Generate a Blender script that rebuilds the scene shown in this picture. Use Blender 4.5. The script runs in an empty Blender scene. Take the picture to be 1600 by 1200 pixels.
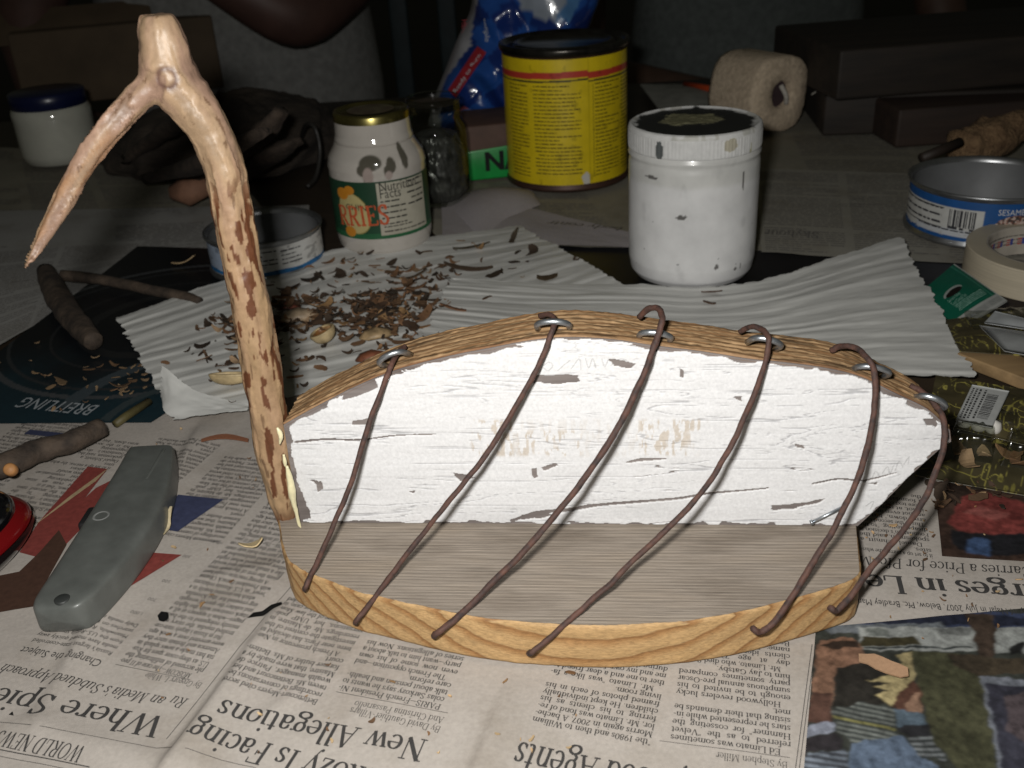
import bpy, math, random
import numpy as np
from mathutils import Vector
random.seed(7); RNG = np.random.default_rng(11)
S = bpy.context.scene; COL = S.collection

# ------------------------------------------------------------------ camera, light, exposure
FPX, CAM_H, PITCH, ROLL = 1570., .26, math.radians(27.5), math.radians(3.5)
fwd = np.array([0, math.cos(PITCH), -math.sin(PITCH)]); r0 = np.array([1., 0, 0]); u0 = np.cross(r0, fwd)
rgt = math.cos(ROLL)*r0 - math.sin(ROLL)*u0; upv = math.sin(ROLL)*r0 + math.cos(ROLL)*u0
CP = np.array([0, 0, CAM_H])
from mathutils import Matrix
cam_d = bpy.data.cameras.new('camera'); cam = bpy.data.objects.new('camera', cam_d); COL.objects.link(cam)
cam_d.sensor_width = 36; cam_d.lens = 36*FPX/1600; cam_d.clip_start = .01; cam_d.clip_end = 60
cam.matrix_world = Matrix(((rgt[0], upv[0], -fwd[0], CP[0]), (rgt[1], upv[1], -fwd[1], CP[1]), (rgt[2], upv[2], -fwd[2], CP[2]), (0, 0, 0, 1)))
cam_d.dof.use_dof = True; cam_d.dof.focus_distance = .42; cam_d.dof.aperture_fstop = 19
S.camera = cam
W = bpy.data.worlds.new('World'); S.world = W; W.use_nodes = True
W.node_tree.nodes['Background'].inputs[0].default_value = (1, 1, .72, 1); W.node_tree.nodes['Background'].inputs[1].default_value = .015
fl = bpy.data.lights.new('camera_flash', 'AREA'); fl.shape = 'RECTANGLE'; fl.size = .022; fl.size_y = .011; fl.energy = 2.42; fl.color = (1, .98, .94)
flo = bpy.data.objects.new('camera_flash', fl); COL.objects.link(flo)
M = cam.matrix_world.copy(); M.translation = Vector(CP - rgt*.026 + upv*.024); flo.matrix_world = M
S.view_settings.view_transform = 'Standard'; S.view_settings.look = 'None'; S.view_settings.exposure = 0; S.view_settings.gamma = 1
S.view_settings.use_curve_mapping = False
S.render.engine = 'CYCLES'; S.cycles.use_denoising = True; S.cycles.max_bounces = 8; S.cycles.transparent_max_bounces = 12

# ------------------------------------------------------------------ where a photographed point lies in the room
def at(px, py, z=0.):
    d = fwd + rgt*(px-800)/FPX + upv*(600-py)/FPX
    return CP + d*((z-CAM_H)/d[2])
def at_depth(px, py, dep):
    return CP + (fwd + rgt*(px-800)/FPX + upv*(600-py)/FPX)*dep
def depth(p): return float((np.array(p)-CP) @ fwd)
def on_plane(px, py, p0, n):
    d = fwd + rgt*(px-800)/FPX + upv*(600-py)/FPX
    return CP + d*(((np.array(p0)-CP) @ n)/(d @ n))
def z_for(p, py):          # height above p that is seen at row py
    lo, hi = -.5, .6
    for _ in range(40):
        m = (lo+hi)/2; d = np.array([p[0], p[1], m])-CP
        if 600-FPX*(d @ upv)/(d @ fwd) > py: lo = m
        else: hi = m
    return lo

# ------------------------------------------------------------------ noise
def vnoise(x, y, seed=0):
    x = np.asarray(x, float); y = np.asarray(y, float)
    xi = np.floor(x).astype(np.int64); yi = np.floor(y).astype(np.int64); fx = x-xi; fy = y-yi
    def h(a, b):
        n = (a*374761393 + b*668265263 + seed*982451653) & 0x7fffffff
        n = ((n ^ (n >> 13))*1274126177) & 0x7fffffff
        return ((n ^ (n >> 16)) & 0xffff)/65535.
    sx = fx*fx*(3-2*fx); sy = fy*fy*(3-2*fy)
    return (h(xi, yi)*(1-sx)+h(xi+1, yi)*sx)*(1-sy) + (h(xi, yi+1)*(1-sx)+h(xi+1, yi+1)*sx)*sy
def fbm(x, y, seed=0, o=4):
    s = 0; a = .5; t = 0
    for i in range(o):
        s = s + a*vnoise(x*2**i, y*2**i, seed+i*17); t += a; a *= .5
    return s/t
def smooth(a, b, x):
    t = np.clip((x-a)/(b-a), 0, 1); return t*t*(3-2*t)
def in_poly(x, y, poly):
    r = np.zeros(np.shape(x), bool); n = len(poly)
    for i in range(n):
        x1, y1 = poly[i][:2]; x2, y2 = poly[(i+1) % n][:2]
        if y1 == y2: continue
        c = ((y1 > y) != (y2 > y)) & (x < (x2-x1)*(y-y1)/(y2-y1)+x1)
        r ^= c
    return r
def catmull(P, n=8):
    P = np.array(P, float); Q = np.vstack([2*P[0]-P[1], P, 2*P[-1]-P[-2]]); out = []
    for i in range(len(P)-1):
        p0, p1, p2, p3 = Q[i:i+4]
        for k in range(n):
            t = k/n
            out.append(.5*((2*p1)+(-p0+p2)*t+(2*p0-5*p1+4*p2-p3)*t*t+(-p0+3*p1-3*p2+p3)*t**3))
    out.append(P[-1]); return np.array(out)

# ------------------------------------------------------------------ materials
def new_mat(name):
    m = bpy.data.materials.new(name); m.use_nodes = True
    return m, m.node_tree.nodes, m.node_tree.links, m.node_tree.nodes['Principled BSDF']
def ramp(N, L, src, stops):
    r = N.new('ShaderNodeValToRGB'); e = r.color_ramp.elements
    while len(e) < len(stops): e.new(.5)
    for k, (p, c) in zip(e, stops): k.position = p; k.color = (*c, 1)
    L.new(src, r.inputs[0]); return r.outputs[0]
def noise(N, L, vec, scale, detail=4, rough=.55):
    n = N.new('ShaderNodeTexNoise'); n.inputs['Scale'].default_value = scale; n.inputs['Detail'].default_value = detail; n.inputs['Roughness'].default_value = rough
    L.new(vec, n.inputs['Vector']); return n.outputs['Fac']
def objco(N, L, scale=(1, 1, 1)):
    t = N.new('ShaderNodeTexCoord'); mp = N.new('ShaderNodeMapping'); mp.inputs['Scale'].default_value = scale
    L.new(t.outputs['Object'], mp.inputs['Vector']); return mp.outputs[0]
def bump(N, L, b, h, strength=.3, dist=.001):
    n = N.new('ShaderNodeBump'); n.inputs['Strength'].default_value = strength; n.inputs['Distance'].default_value = dist
    L.new(h, n.inputs['Height']); L.new(n.outputs[0], b.inputs['Normal'])
def mat(name, c, rough=.6, metal=0., var=.12, scale=60., stretch=(1, 1, 1), bmp=.15, bd=.0006, coat=0., spec=.5, c2=None):
    m, N, L, b = new_mat(name); v = objco(N, L, stretch); f = noise(N, L, v, scale)
    c = np.array(c); lo = np.clip(c*(1-var*2), 0, 1) if c2 is None else np.array(c2); hi = np.clip(c*(1+var), 0, 1)
    L.new(ramp(N, L, f, [(.3, lo), (.68, hi)]), b.inputs['Base Color'])
    b.inputs['Roughness'].default_value = rough; b.inputs['Metallic'].default_value = metal
    b.inputs['Coat Weight'].default_value = coat; b.inputs['Coat Roughness'].default_value = .08; b.inputs['Specular IOR Level'].default_value = spec
    if bmp: bump(N, L, b, noise(N, L, v, scale*3), bmp, bd)
    return m
def mat_attr(name, rough=.6, scale=300., bmp=.15, coat=0., bd=.0004, spec=.4, stretch=(1, 1, 1), metal=0.):
    m, N, L, b = new_mat(name); a = N.new('ShaderNodeAttribute'); a.attribute_name = 'Col'
    v = objco(N, L, stretch); f = noise(N, L, v, scale)
    mx = N.new('ShaderNodeMix'); mx.data_type = 'RGBA'; mx.blend_type = 'MULTIPLY'; mx.inputs[0].default_value = 1
    L.new(a.outputs['Color'], mx.inputs[6]); L.new(ramp(N, L, f, [(.25, (.82, .82, .82)), (.7, (1, 1, 1))]), mx.inputs[7])
    L.new(mx.outputs[2], b.inputs['Base Color']); b.inputs['Roughness'].default_value = rough; b.inputs['Metallic'].default_value = metal
    b.inputs['Coat Weight'].default_value = coat; b.inputs['Coat Roughness'].default_value = .06; b.inputs['Specular IOR Level'].default_value = spec
    if bmp: bump(N, L, b, f, bmp, bd)
    return m
def mat_flat(name, c, rough=.7, spec=.3):
    m, N, L, b = new_mat(name); f = noise(N, L, objco(N, L), 400)
    c = np.array(c); L.new(ramp(N, L, f, [(.3, c*.8), (.7, np.clip(c*1.1, 0, 1))]), b.inputs['Base Color'])
    b.inputs['Roughness'].default_value = rough; b.inputs['Specular IOR Level'].default_value = spec; return m
def mat_glass(name, c=(1, 1, 1), rough=.02, gl=.05, bs_=.12):
    m, N, L, b = new_mat(name); out = N['Material Output']
    t = N.new('ShaderNodeBsdfTransparent'); t.inputs[0].default_value = (*c, 1)
    g = N.new('ShaderNodeBsdfGlossy'); g.inputs['Roughness'].default_value = rough
    lw = N.new('ShaderNodeLayerWeight'); lw.inputs['Blend'].default_value = .5
    p4 = N.new('ShaderNodeMath'); p4.operation = 'POWER'; L.new(lw.outputs['Facing'], p4.inputs[0]); p4.inputs[1].default_value = 4.
    fr = N.new('ShaderNodeMath'); fr.operation = 'MULTIPLY_ADD'; L.new(p4.outputs[0], fr.inputs[0]); fr.inputs[1].default_value = .7; fr.inputs[2].default_value = gl
    nb = N.new('ShaderNodeBump'); nb.inputs['Strength'].default_value = bs_; nb.inputs['Distance'].default_value = .001
    L.new(noise(N, L, objco(N, L), 45, 2), nb.inputs['Height']); L.new(nb.outputs[0], g.inputs['Normal'])
    mx = N.new('ShaderNodeMixShader'); L.new(fr.outputs[0], mx.inputs[0]); L.new(t.outputs[0], mx.inputs[1]); L.new(g.outputs[0], mx.inputs[2])
    L.new(mx.outputs[0], out.inputs['Surface']); return m

# ------------------------------------------------------------------ meshes
def me(name, V, F, mats, parent=None, col=None, fm=None, smooth_=True, label=None):
    V = np.array(V, float).reshape(-1, 3)
    if parent is not None: V = V-np.array(parent.location)
    m = bpy.data.meshes.new(name)
    if isinstance(F, np.ndarray):
        n, k = F.shape; m.vertices.add(len(V)); m.vertices.foreach_set('co', V.ravel())
        m.loops.add(n*k); m.loops.foreach_set('vertex_index', F.astype(np.int32).ravel())
        m.polygons.add(n); m.polygons.foreach_set('loop_start', np.arange(n, dtype=np.int32)*k); m.update(calc_edges=True)
    else:
        m.from_pydata(V.tolist(), [], [list(map(int, f)) for f in F]); m.update()
    for q in (mats if isinstance(mats, (list, tuple)) else [mats]): m.materials.append(q)
    if fm is not None: m.polygons.foreach_set('material_index', np.asarray(fm, np.int32))
    if smooth_: m.polygons.foreach_set('use_smooth', np.ones(len(m.polygons), bool))
    if col is not None:
        a = m.color_attributes.new('Col', 'FLOAT_COLOR', 'POINT'); c = np.ones((len(V), 4)); c[:, :3] = np.clip(col, 0, 1); a.data.foreach_set('color', c.ravel())
    m.validate(); o = bpy.data.objects.new(name, m); COL.objects.link(o)
    if parent is not None: o.parent = parent
    if label: o['label'] = label
    return o
def thing(name, label, cat, loc, group=None):
    o = bpy.data.objects.new(name, None); COL.objects.link(o); o.location = [float(c) for c in loc]; o.empty_display_size = .02
    o['label'] = label; o['category'] = cat
    if group: o['group'] = group
    return o
def tag(o, label, cat, group=None, kind=None):
    o['label'] = label; o['category'] = cat
    if group: o['group'] = group
    if kind: o['kind'] = kind
    return o
def struct(o): o['kind'] = 'structure'; return o
def gridF(nr, nc, wrap=False):
    i, j = np.meshgrid(np.arange(nr-1), np.arange(nc if wrap else nc-1), indexing='ij'); j2 = (j+1) % nc
    return np.stack([i*nc+j, i*nc+j2, (i+1)*nc+j2, (i+1)*nc+j], -1).reshape(-1, 4)
def lathe(prof, c, seg=64, wob=0., seed=0, tilt=None):
    prof = np.array(prof, float); a = np.linspace(0, 2*math.pi, seg, endpoint=False)
    R = prof[:, :1]*np.ones((1, seg))
    if wob: R = R*(1+wob*(fbm(np.cos(a)*2+5, np.sin(a)*2+5, seed)[None]-.5)*2)
    V = np.stack([c[0]+R*np.sin(a), c[1]-R*np.cos(a), c[2]+prof[:, 1:2]+0*R], -1)
    return V.reshape(-1, 3), gridF(len(prof), seg, True)[:, ::1]
def tube(P, rad, seg=12, cap=True, rough=0., seed=0, flat=1.):
    P = np.array(P, float); n = len(P); rad = np.broadcast_to(np.array(rad, float), (n,))
    T = np.gradient(P, axis=0); T /= np.linalg.norm(T, axis=1)[:, None]+1e-12
    up = np.array([0, 0, 1.]) if abs(T[0][2]) < .9 else np.array([1., 0, 0]); V = []; X = np.cross(T[0], up); X /= np.linalg.norm(X)
    a = np.linspace(0, 2*math.pi, seg, endpoint=False)
    for i in range(n):
        X = X-T[i]*(X @ T[i]); X /= np.linalg.norm(X)+1e-12; Y = np.cross(T[i], X)
        rr = rad[i]*(1+rough*(fbm(a*1.2+i*.05, np.full(seg, i*.35), seed)-.5)*2) if rough else np.full(seg, rad[i])
        V.append(P[i]+(np.cos(a)*rr)[:, None]*X+(np.sin(a)*rr*flat)[:, None]*Y)
    V = np.vstack(V); F = [list(f) for f in gridF(n, seg, True)]
    if cap: F += [list(range(seg))[::-1], list(range((n-1)*seg, n*seg))]
    return V, F
def join(*ps):
    V = []; F = []; o = 0
    for v, f in ps:
        V.append(np.asarray(v, float)); F += [[int(i)+o for i in q] for q in f]; o += len(v)
    return np.vstack(V), F
def evaluated(name, V, F, E, mods):
    m = bpy.data.meshes.new('tmp'); m.from_pydata([tuple(map(float, v)) for v in V], E, [list(map(int, f)) for f in F]); m.update()
    o = bpy.data.objects.new('tmp', m); COL.objects.link(o); mods(o)
    dg = bpy.context.evaluated_depsgraph_get(); e = o.evaluated_get(dg); r = bpy.data.meshes.new_from_object(e, depsgraph=dg)
    vv = np.empty(len(r.vertices)*3); r.vertices.foreach_get('co', vv); ff = [list(p.vertices) for p in r.polygons]
    bpy.data.objects.remove(o); bpy.data.meshes.remove(m); bpy.data.meshes.remove(r)
    return vv.reshape(-1, 3), ff
def skinned(V, E, R, lv=2):
    def mods(o):
        k = o.modifiers.new('s', 'SKIN')
        for d, r in zip(o.data.skin_vertices[0].data if o.data.skin_vertices else [], R): d.radius = (r, r) if np.isscalar(r) else r
        q = o.modifiers.new('u', 'SUBSURF'); q.levels = lv; q.render_levels = lv
    m = bpy.data.meshes.new('tmp'); m.from_pydata([tuple(map(float, v)) for v in V], E, []); m.update()
    o = bpy.data.objects.new('tmp', m); COL.objects.link(o); k = o.modifiers.new('s', 'SKIN')
    if not m.skin_vertices: 
        bpy.context.view_layer.objects.active = o
        m.skin_vertices  # layer is made by the modifier in the interface; make it by hand
    if not m.skin_vertices:
        import bmesh
        bm = bmesh.new(); bm.from_mesh(m); bm.verts.layers.skin.verify(); bm.to_mesh(m); bm.free()
    for i, r in enumerate(R): m.skin_vertices[0].data[i].radius = (r, r) if np.isscalar(r) else r
    m.skin_vertices[0].data[0].use_root = True
    q = o.modifiers.new('u', 'SUBSURF'); q.levels = lv; q.render_levels = lv
    dg = bpy.context.evaluated_depsgraph_get(); dg.update(); e = o.evaluated_get(dg); r = bpy.data.meshes.new_from_object(e, depsgraph=dg)
    vv = np.empty(len(r.vertices)*3); r.vertices.foreach_get('co', vv); ff = [list(p.vertices) for p in r.polygons]
    bpy.data.objects.remove(o); bpy.data.meshes.remove(m); bpy.data.meshes.remove(r)
    return vv.reshape(-1, 3), ff
def rbox(sx, sy, sz, b=.002, seg=3, sub=1):
    import bmesh
    bm = bmesh.new(); bmesh.ops.create_cube(bm, size=1)
    for v in bm.verts: v.co = (v.co.x*sx, v.co.y*sy, (v.co.z+.5)*sz)
    bmesh.ops.bevel(bm, geom=list(bm.edges), offset=b, segments=seg, affect='EDGES', profile=.5)
    bm.verts.index_update(); V = np.array([v.co[:] for v in bm.verts]); F = [[v.index for v in f.verts] for f in bm.faces]; bm.free(); return V, F
def rot(V, az=0., tilt=0., rollx=0.):
    c, s = math.cos(rollx), math.sin(rollx); V = V @ np.array([[1, 0, 0], [0, c, s], [0, -s, c]])
    c, s = math.cos(tilt), math.sin(tilt); V = V @ np.array([[c, 0, -s], [0, 1, 0], [s, 0, c]])
    c, s = math.cos(az), math.sin(az); return V @ np.array([[c, s, 0], [-s, c, 0], [0, 0, 1]])

# ------------------------------------------------------------------ lettering: a serif face drawn with a broad pen, and the plain built-in sans
def A(cx, cy, rx, ry, a0=0, a1=360): return ('A', cx, cy, rx, ry, a0, a1)
def V_(x, y0, y1): return ('V', x, y0, y1)
def H_(x0, x1, y): return ('H', x0, x1, y)
def Ln(x0, y0, x1, y1, k=1): return ('L', x0, y0, x1, y1, k)
def Fo(x, y, w=.2): return ('F', x, y, w)
def Do(x, y, r=.05): return ('D', x, y, r)
def P_(*p): return ('P', p)
Xh, Ch, Ah = .45, .68, .72
GL = {
 'a': (.45, [A(.19, .13, .13, .12), V_(.33, 0, .32), A(.21, .32, .12, .115, 0, 165), Do(.1, .32, .04), Ln(.33, .03, .42, .02, 0)]),
 'b': (.5, [V_(.1, 0, .72), Fo(.07, .7, .12), A(.25, .225, .17, .21)]),
 'c': (.42, [A(.23, .225, .17, .21, 45, 318), Do(.34, .34, .045)]),
 'd': (.51, [V_(.38, 0, .72), Fo(.35, .7, .12), A(.23, .225, .17, .21), Fo(.42, .015, .12)]),
 'e': (.43, [A(.22, .225, .165, .21, 0, 318), H_(.08, .39, .24)]),
 'f': (.3, [V_(.14, 0, .56), A(.25, .56, .11, .14, 50, 180), Do(.31, .65, .045), H_(.02, .29, .43), Fo(.14, .015, .2)]),
 'g': (.46, [A(.21, .3, .135, .14), A(.22, -.09, .175, .1), P_((.14, .17), (.11, .08), (.2, .03), (.3, .02)), Ln(.31, .4, .4, .43, 0), Do(.42, .42, .035)]),
 'h': (.52, [V_(.11, 0, .72), Fo(.08, .7, .12), Fo(.11, .015), A(.25, .27, .14, .165, 0, 170), V_(.39, 0, .28), Fo(.39, .015)]),
 'i': (.25, [V_(.12, 0, .45), Fo(.08, .43, .12), Fo(.12, .015), Do(.12, .63, .055)]),
 'j': (.25, [V_(.14, -.1, .45), Fo(.1, .43, .12), A(.04, -.1, .1, .1, 240, 360), Do(.14, .63, .055)]),
 'k': (.5, [V_(.11, 0, .72), Fo(.08, .7, .12), Fo(.11, .015), Ln(.14, .18, .37, .44, 0), Ln(.22, .27, .42, .0, 1), Fo(.42, .015), Fo(.38, .435, .16)]),
 'l': (.25, [V_(.12, 0, .72), Fo(.08, .7, .12), Fo(.12, .015)]),
 'm': (.78, [V_(.11, 0, .45), Fo(.08, .43, .12), Fo(.11, .015), A(.245, .27, .135, .165, 0, 170), V_(.38, 0, .28), Fo(.38, .015), A(.515, .27, .135, .165, 0, 170), V_(.65, 0, .28), Fo(.65, .015)]),
 'n': (.52, [V_(.11, 0, .45), Fo(.08, .43, .12), Fo(.11, .015), A(.25, .27, .14, .165, 0, 170), V_(.39, 0, .28), Fo(.39, .015)]),
 'o': (.47, [A(.235, .225, .18, .21)]),
 'p': (.5, [V_(.11, -.22, .45), Fo(.08, .43, .12), Fo(.11, -.205), A(.26, .225, .17, .21)]),
 'q': (.5, [V_(.39, -.22, .45), Fo(.39, -.205), A(.23, .225, .17, .21)]),
 'r': (.36, [V_(.11, 0, .45), Fo(.08, .43, .12), Fo(.11, .015), A(.24, .29, .12, .14, 70, 165), Do(.3, .385, .05)]),
 's': (.38, [P_((.31, .37), (.24, .43), (.14, .42), (.09, .34), (.15, .26), (.25, .2), (.31, .12), (.26, .03), (.16, .015), (.07, .08)), Ln(.31, .33, .31, .43, 0), Ln(.07, .02, .07, .13, 0)]),
 't': (.3, [V_(.13, .07, .56), A(.22, .09, .09, .08, 180, 320), H_(.02, .27, .43)]),
 'u': (.52, [V_(.11, .16, .45), Fo(.08, .43, .12), A(.25, .17, .14, .155, 190, 360), V_(.39, 0, .45), Fo(.36, .43, .12), Fo(.43, .015, .12)]),
 'v': (.46, [Ln(.07, .44, .23, 0, 1), Ln(.23, 0, .38, .44, 0), Fo(.08, .435, .18), Fo(.38, .435, .15)]),
 'w': (.68, [Ln(.07, .44, .21, 0, 1), Ln(.21, 0, .34, .44, 0), Ln(.33, .44, .47, 0, 1), Ln(.47, 0, .6, .44, 0), Fo(.08, .435, .18), Fo(.33, .435, .16), Fo(.6, .435, .14)]),
 'x': (.46, [Ln(.08, .44, .38, 0, 1), Ln(.08, 0, .37, .44, 0), Fo(.09, .435, .16), Fo(.37, .435, .15), Fo(.09, .015, .15), Fo(.38, .015, .16)]),
 'y': (.46, [Ln(.07, .44, .24, 0, 1), Ln(.38, .44, .17, -.17, 0), Do(.12, -.17, .05), Fo(.08, .435, .18), Fo(.38, .435, .15)]),
 'z': (.42, [H_(.06, .36, .43), Ln(.35, .42, .07, .02, 1), H_(.05, .37, .015), Ln(.07, .32, .07, .44, 0), Ln(.36, 0, .36, .12, 0)]),
 'A': (.66, [Ln(.31, .68, .1, 0, 0), Ln(.31, .68, .55, 0, 1), H_(.17, .46, .23), Fo(.1, .015), Fo(.55, .015, .22)]),
 'B': (.6, [V_(.14, 0, .68), A(.3, .51, .18, .155, -90, 90), A(.32, .18, .21, .165, -90, 90), H_(.06, .32, .665), H_(.14, .33, .35), H_(.06, .33, .015)]),
 'C': (.62, [A(.33, .34, .26, .325, 50, 312), Ln(.52, .48, .52, .67, 0), Ln(.52, .08, .52, .2, 0)]),
 'D': (.68, [V_(.14, 0, .68), A(.32, .34, .28, .325, -90, 90), H_(.05, .34, .665), H_(.05, .34, .015)]),
 'E': (.58, [V_(.14, 0, .68), H_(.05, .5, .665), H_(.14, .38, .35), H_(.05, .52, .015), Ln(.5, .52, .5, .67, 0), Ln(.52, .01, .52, .17, 0), Ln(.38, .28, .38, .43, 0)]),
 'F': (.55, [V_(.14, 0, .68), H_(.05, .5, .665), H_(.14, .37, .34), Ln(.5, .52, .5, .67, 0), Ln(.37, .27, .37, .42, 0), Fo(.14, .015, .22)]),
 'G': (.68, [A(.33, .34, .26, .325, 50, 325), Ln(.52, .48, .52, .67, 0), V_(.54, .03, .3), Fo(.53, .29, .2)]),
 'H': (.72, [V_(.14, 0, .68), V_(.57, 0, .68), H_(.14, .57, .35), Fo(.14, .665, .22), Fo(.14, .015, .22), Fo(.57, .665, .22), Fo(.57, .015, .22)]),
 'I': (.32, [V_(.16, 0, .68), Fo(.16, .665, .24), Fo(.16, .015, .24)]),
 'J': (.4, [V_(.25, .1, .68), Fo(.25, .665, .22), A(.14, .12, .11, .13, 180, 360), Do(.07, .12, .045)]),
 'K': (.68, [V_(.14, 0, .68), Fo(.14, .665, .22), Fo(.14, .015, .22), Ln(.17, .28, .5, .67, 0), Ln(.28, .4, .57, 0, 1), Fo(.5, .665, .2), Fo(.57, .015, .2)]),
 'L': (.56, [V_(.14, 0, .68), Fo(.14, .665, .22), H_(.05, .5, .015), Ln(.5, .01, .5, .2, 0)]),
 'M': (.84, [Ln(.14, 0, .14, .68, 0), Ln(.14, .68, .4, .02, 1), Ln(.4, .02, .68, .68, 0), V_(.69, 0, .68), Fo(.11, .665, .16), Fo(.14, .015), Fo(.72, .665, .16), Fo(.69, .015, .22)]),
 'N': (.72, [Ln(.14, 0, .14, .68, 0), Ln(.13, .67, .57, .01, 1.2), Ln(.57, 0, .57, .68, 0), Fo(.1, .665, .16), Fo(.14, .015), Fo(.57, .665)]),
 'O': (.7, [A(.35, .34, .27, .325)]),
 'P': (.57, [V_(.14, 0, .68), A(.3, .49, .2, .175, -90, 90), H_(.05, .32, .665), H_(.14, .32, .315), Fo(.14, .015, .22)]),
 'Q': (.7, [A(.35, .34, .27, .325), Ln(.36, .08, .58, -.12, 1)]),
 'R': (.64, [V_(.14, 0, .68), A(.3, .5, .19, .165, -90, 90), H_(.05, .32, .665), H_(.14, .32, .335), Ln(.3, .33, .53, 0, 1), Fo(.14, .015, .22), Fo(.55, .015, .16)]),
 'S': (.52, [P_((.42, .53), (.35, .65), (.22, .66), (.11, .58), (.13, .44), (.27, .34), (.4, .24), (.43, .12), (.33, .02), (.18, .02), (.08, .14)), Ln(.42, .49, .42, .67, 0), Ln(.08, .01, .08, .18, 0)]),
 'T': (.6, [V_(.3, 0, .68), H_(.04, .56, .665), Ln(.05, .5, .05, .67, 0), Ln(.55, .5, .55, .67, 0), Fo(.3, .015, .24)]),
 'U': (.7, [V_(.15, .2, .68), A(.36, .2, .21, .19, 180, 360), Ln(.57, .2, .57, .68, 0), Fo(.15, .665, .22), Fo(.57, .665, .18)]),
 'V': (.66, [Ln(.09, .67, .34, 0, 1), Ln(.34, 0, .57, .67, 0), Fo(.1, .665, .22), Fo(.57, .665, .18)]),
 'W': (.94, [Ln(.08, .67, .29, 0, 1), Ln(.29, 0, .49, .67, 0), Ln(.46, .67, .66, 0, 1), Ln(.66, 0, .86, .67, 0), Fo(.09, .665, .22), Fo(.47, .665, .2), Fo(.86, .665, .18)]),
 'X': (.66, [Ln(.1, .67, .55, 0, 1), Ln(.1, 0, .53, .67, 0), Fo(.11, .665, .2), Fo(.53, .665, .18), Fo(.1, .015, .18), Fo(.55, .015, .2)]),
 'Y': (.64, [Ln(.09, .67, .32, .3, 1), Ln(.32, .3, .55, .67, 0), V_(.32, 0, .32), Fo(.1, .665, .2), Fo(.55, .665, .18), Fo(.32, .015, .22)]),
 'Z': (.58, [H_(.07, .5, .665), Ln(.49, .65, .08, .03, 1), H_(.06, .52, .015), Ln(.08, .52, .08, .67, 0), Ln(.52, .01, .52, .16, 0)]),
 '0': (.46, [A(.23, .32, .17, .31)]), '1': (.4, [V_(.2, 0, .64), Fo(.2, .015, .24), Ln(.1, .55, .2, .63, 0)]),
 '2': (.46, [P_((.09, .5), (.14, .61), (.26, .63), (.36, .53), (.32, .38), (.18, .2), (.07, .04)), H_(.06, .39, .035)]),
 '3': (.46, [A(.2, .47, .14, .15, -90, 150), A(.2, .17, .17, .16, -150, 90)]), '4': (.48, [V_(.32, 0, .63), H_(.04, .43, .19), Ln(.05, .2, .31, .62, 0)]),
 '5': (.46, [A(.2, .2, .17, .19, -150, 100), Ln(.12, .36, .14, .62, 0), H_(.13, .37, .61)]), '6': (.46, [A(.24, .2, .16, .19), P_((.09, .24), (.13, .45), (.34, .63))]),
 '7': (.44, [H_(.06, .4, .61), Ln(.39, .6, .18, 0, 1), Ln(.07, .5, .07, .62, 0)]), '8': (.46, [A(.23, .47, .13, .15), A(.23, .16, .16, .155)]), '9': (.46, [A(.22, .43, .16, .19), P_((.37, .4), (.33, .18), (.12, 0))]),
 '.': (.2, [Do(.1, .04, .05)]), ',': (.2, [Do(.1, .04, .05), Ln(.12, .03, .07, -.1, 0)]), "'": (.18, [Do(.09, .63, .045), Ln(.11, .63, .07, .5, 0)]),
 '"': (.3, [Do(.09, .63, .045), Ln(.11, .63, .07, .5, 0), Do(.21, .63, .045), Ln(.23, .63, .19, .5, 0)]), '-': (.28, [('L', .04, .22, .24, .22, .6)]),
 '_': (.7, [('L', .0, .22, .7, .22, .5)]), ':': (.2, [Do(.1, .04), Do(.1, .4)]), ' ': (.23, []),
}
_gc = {}
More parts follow.
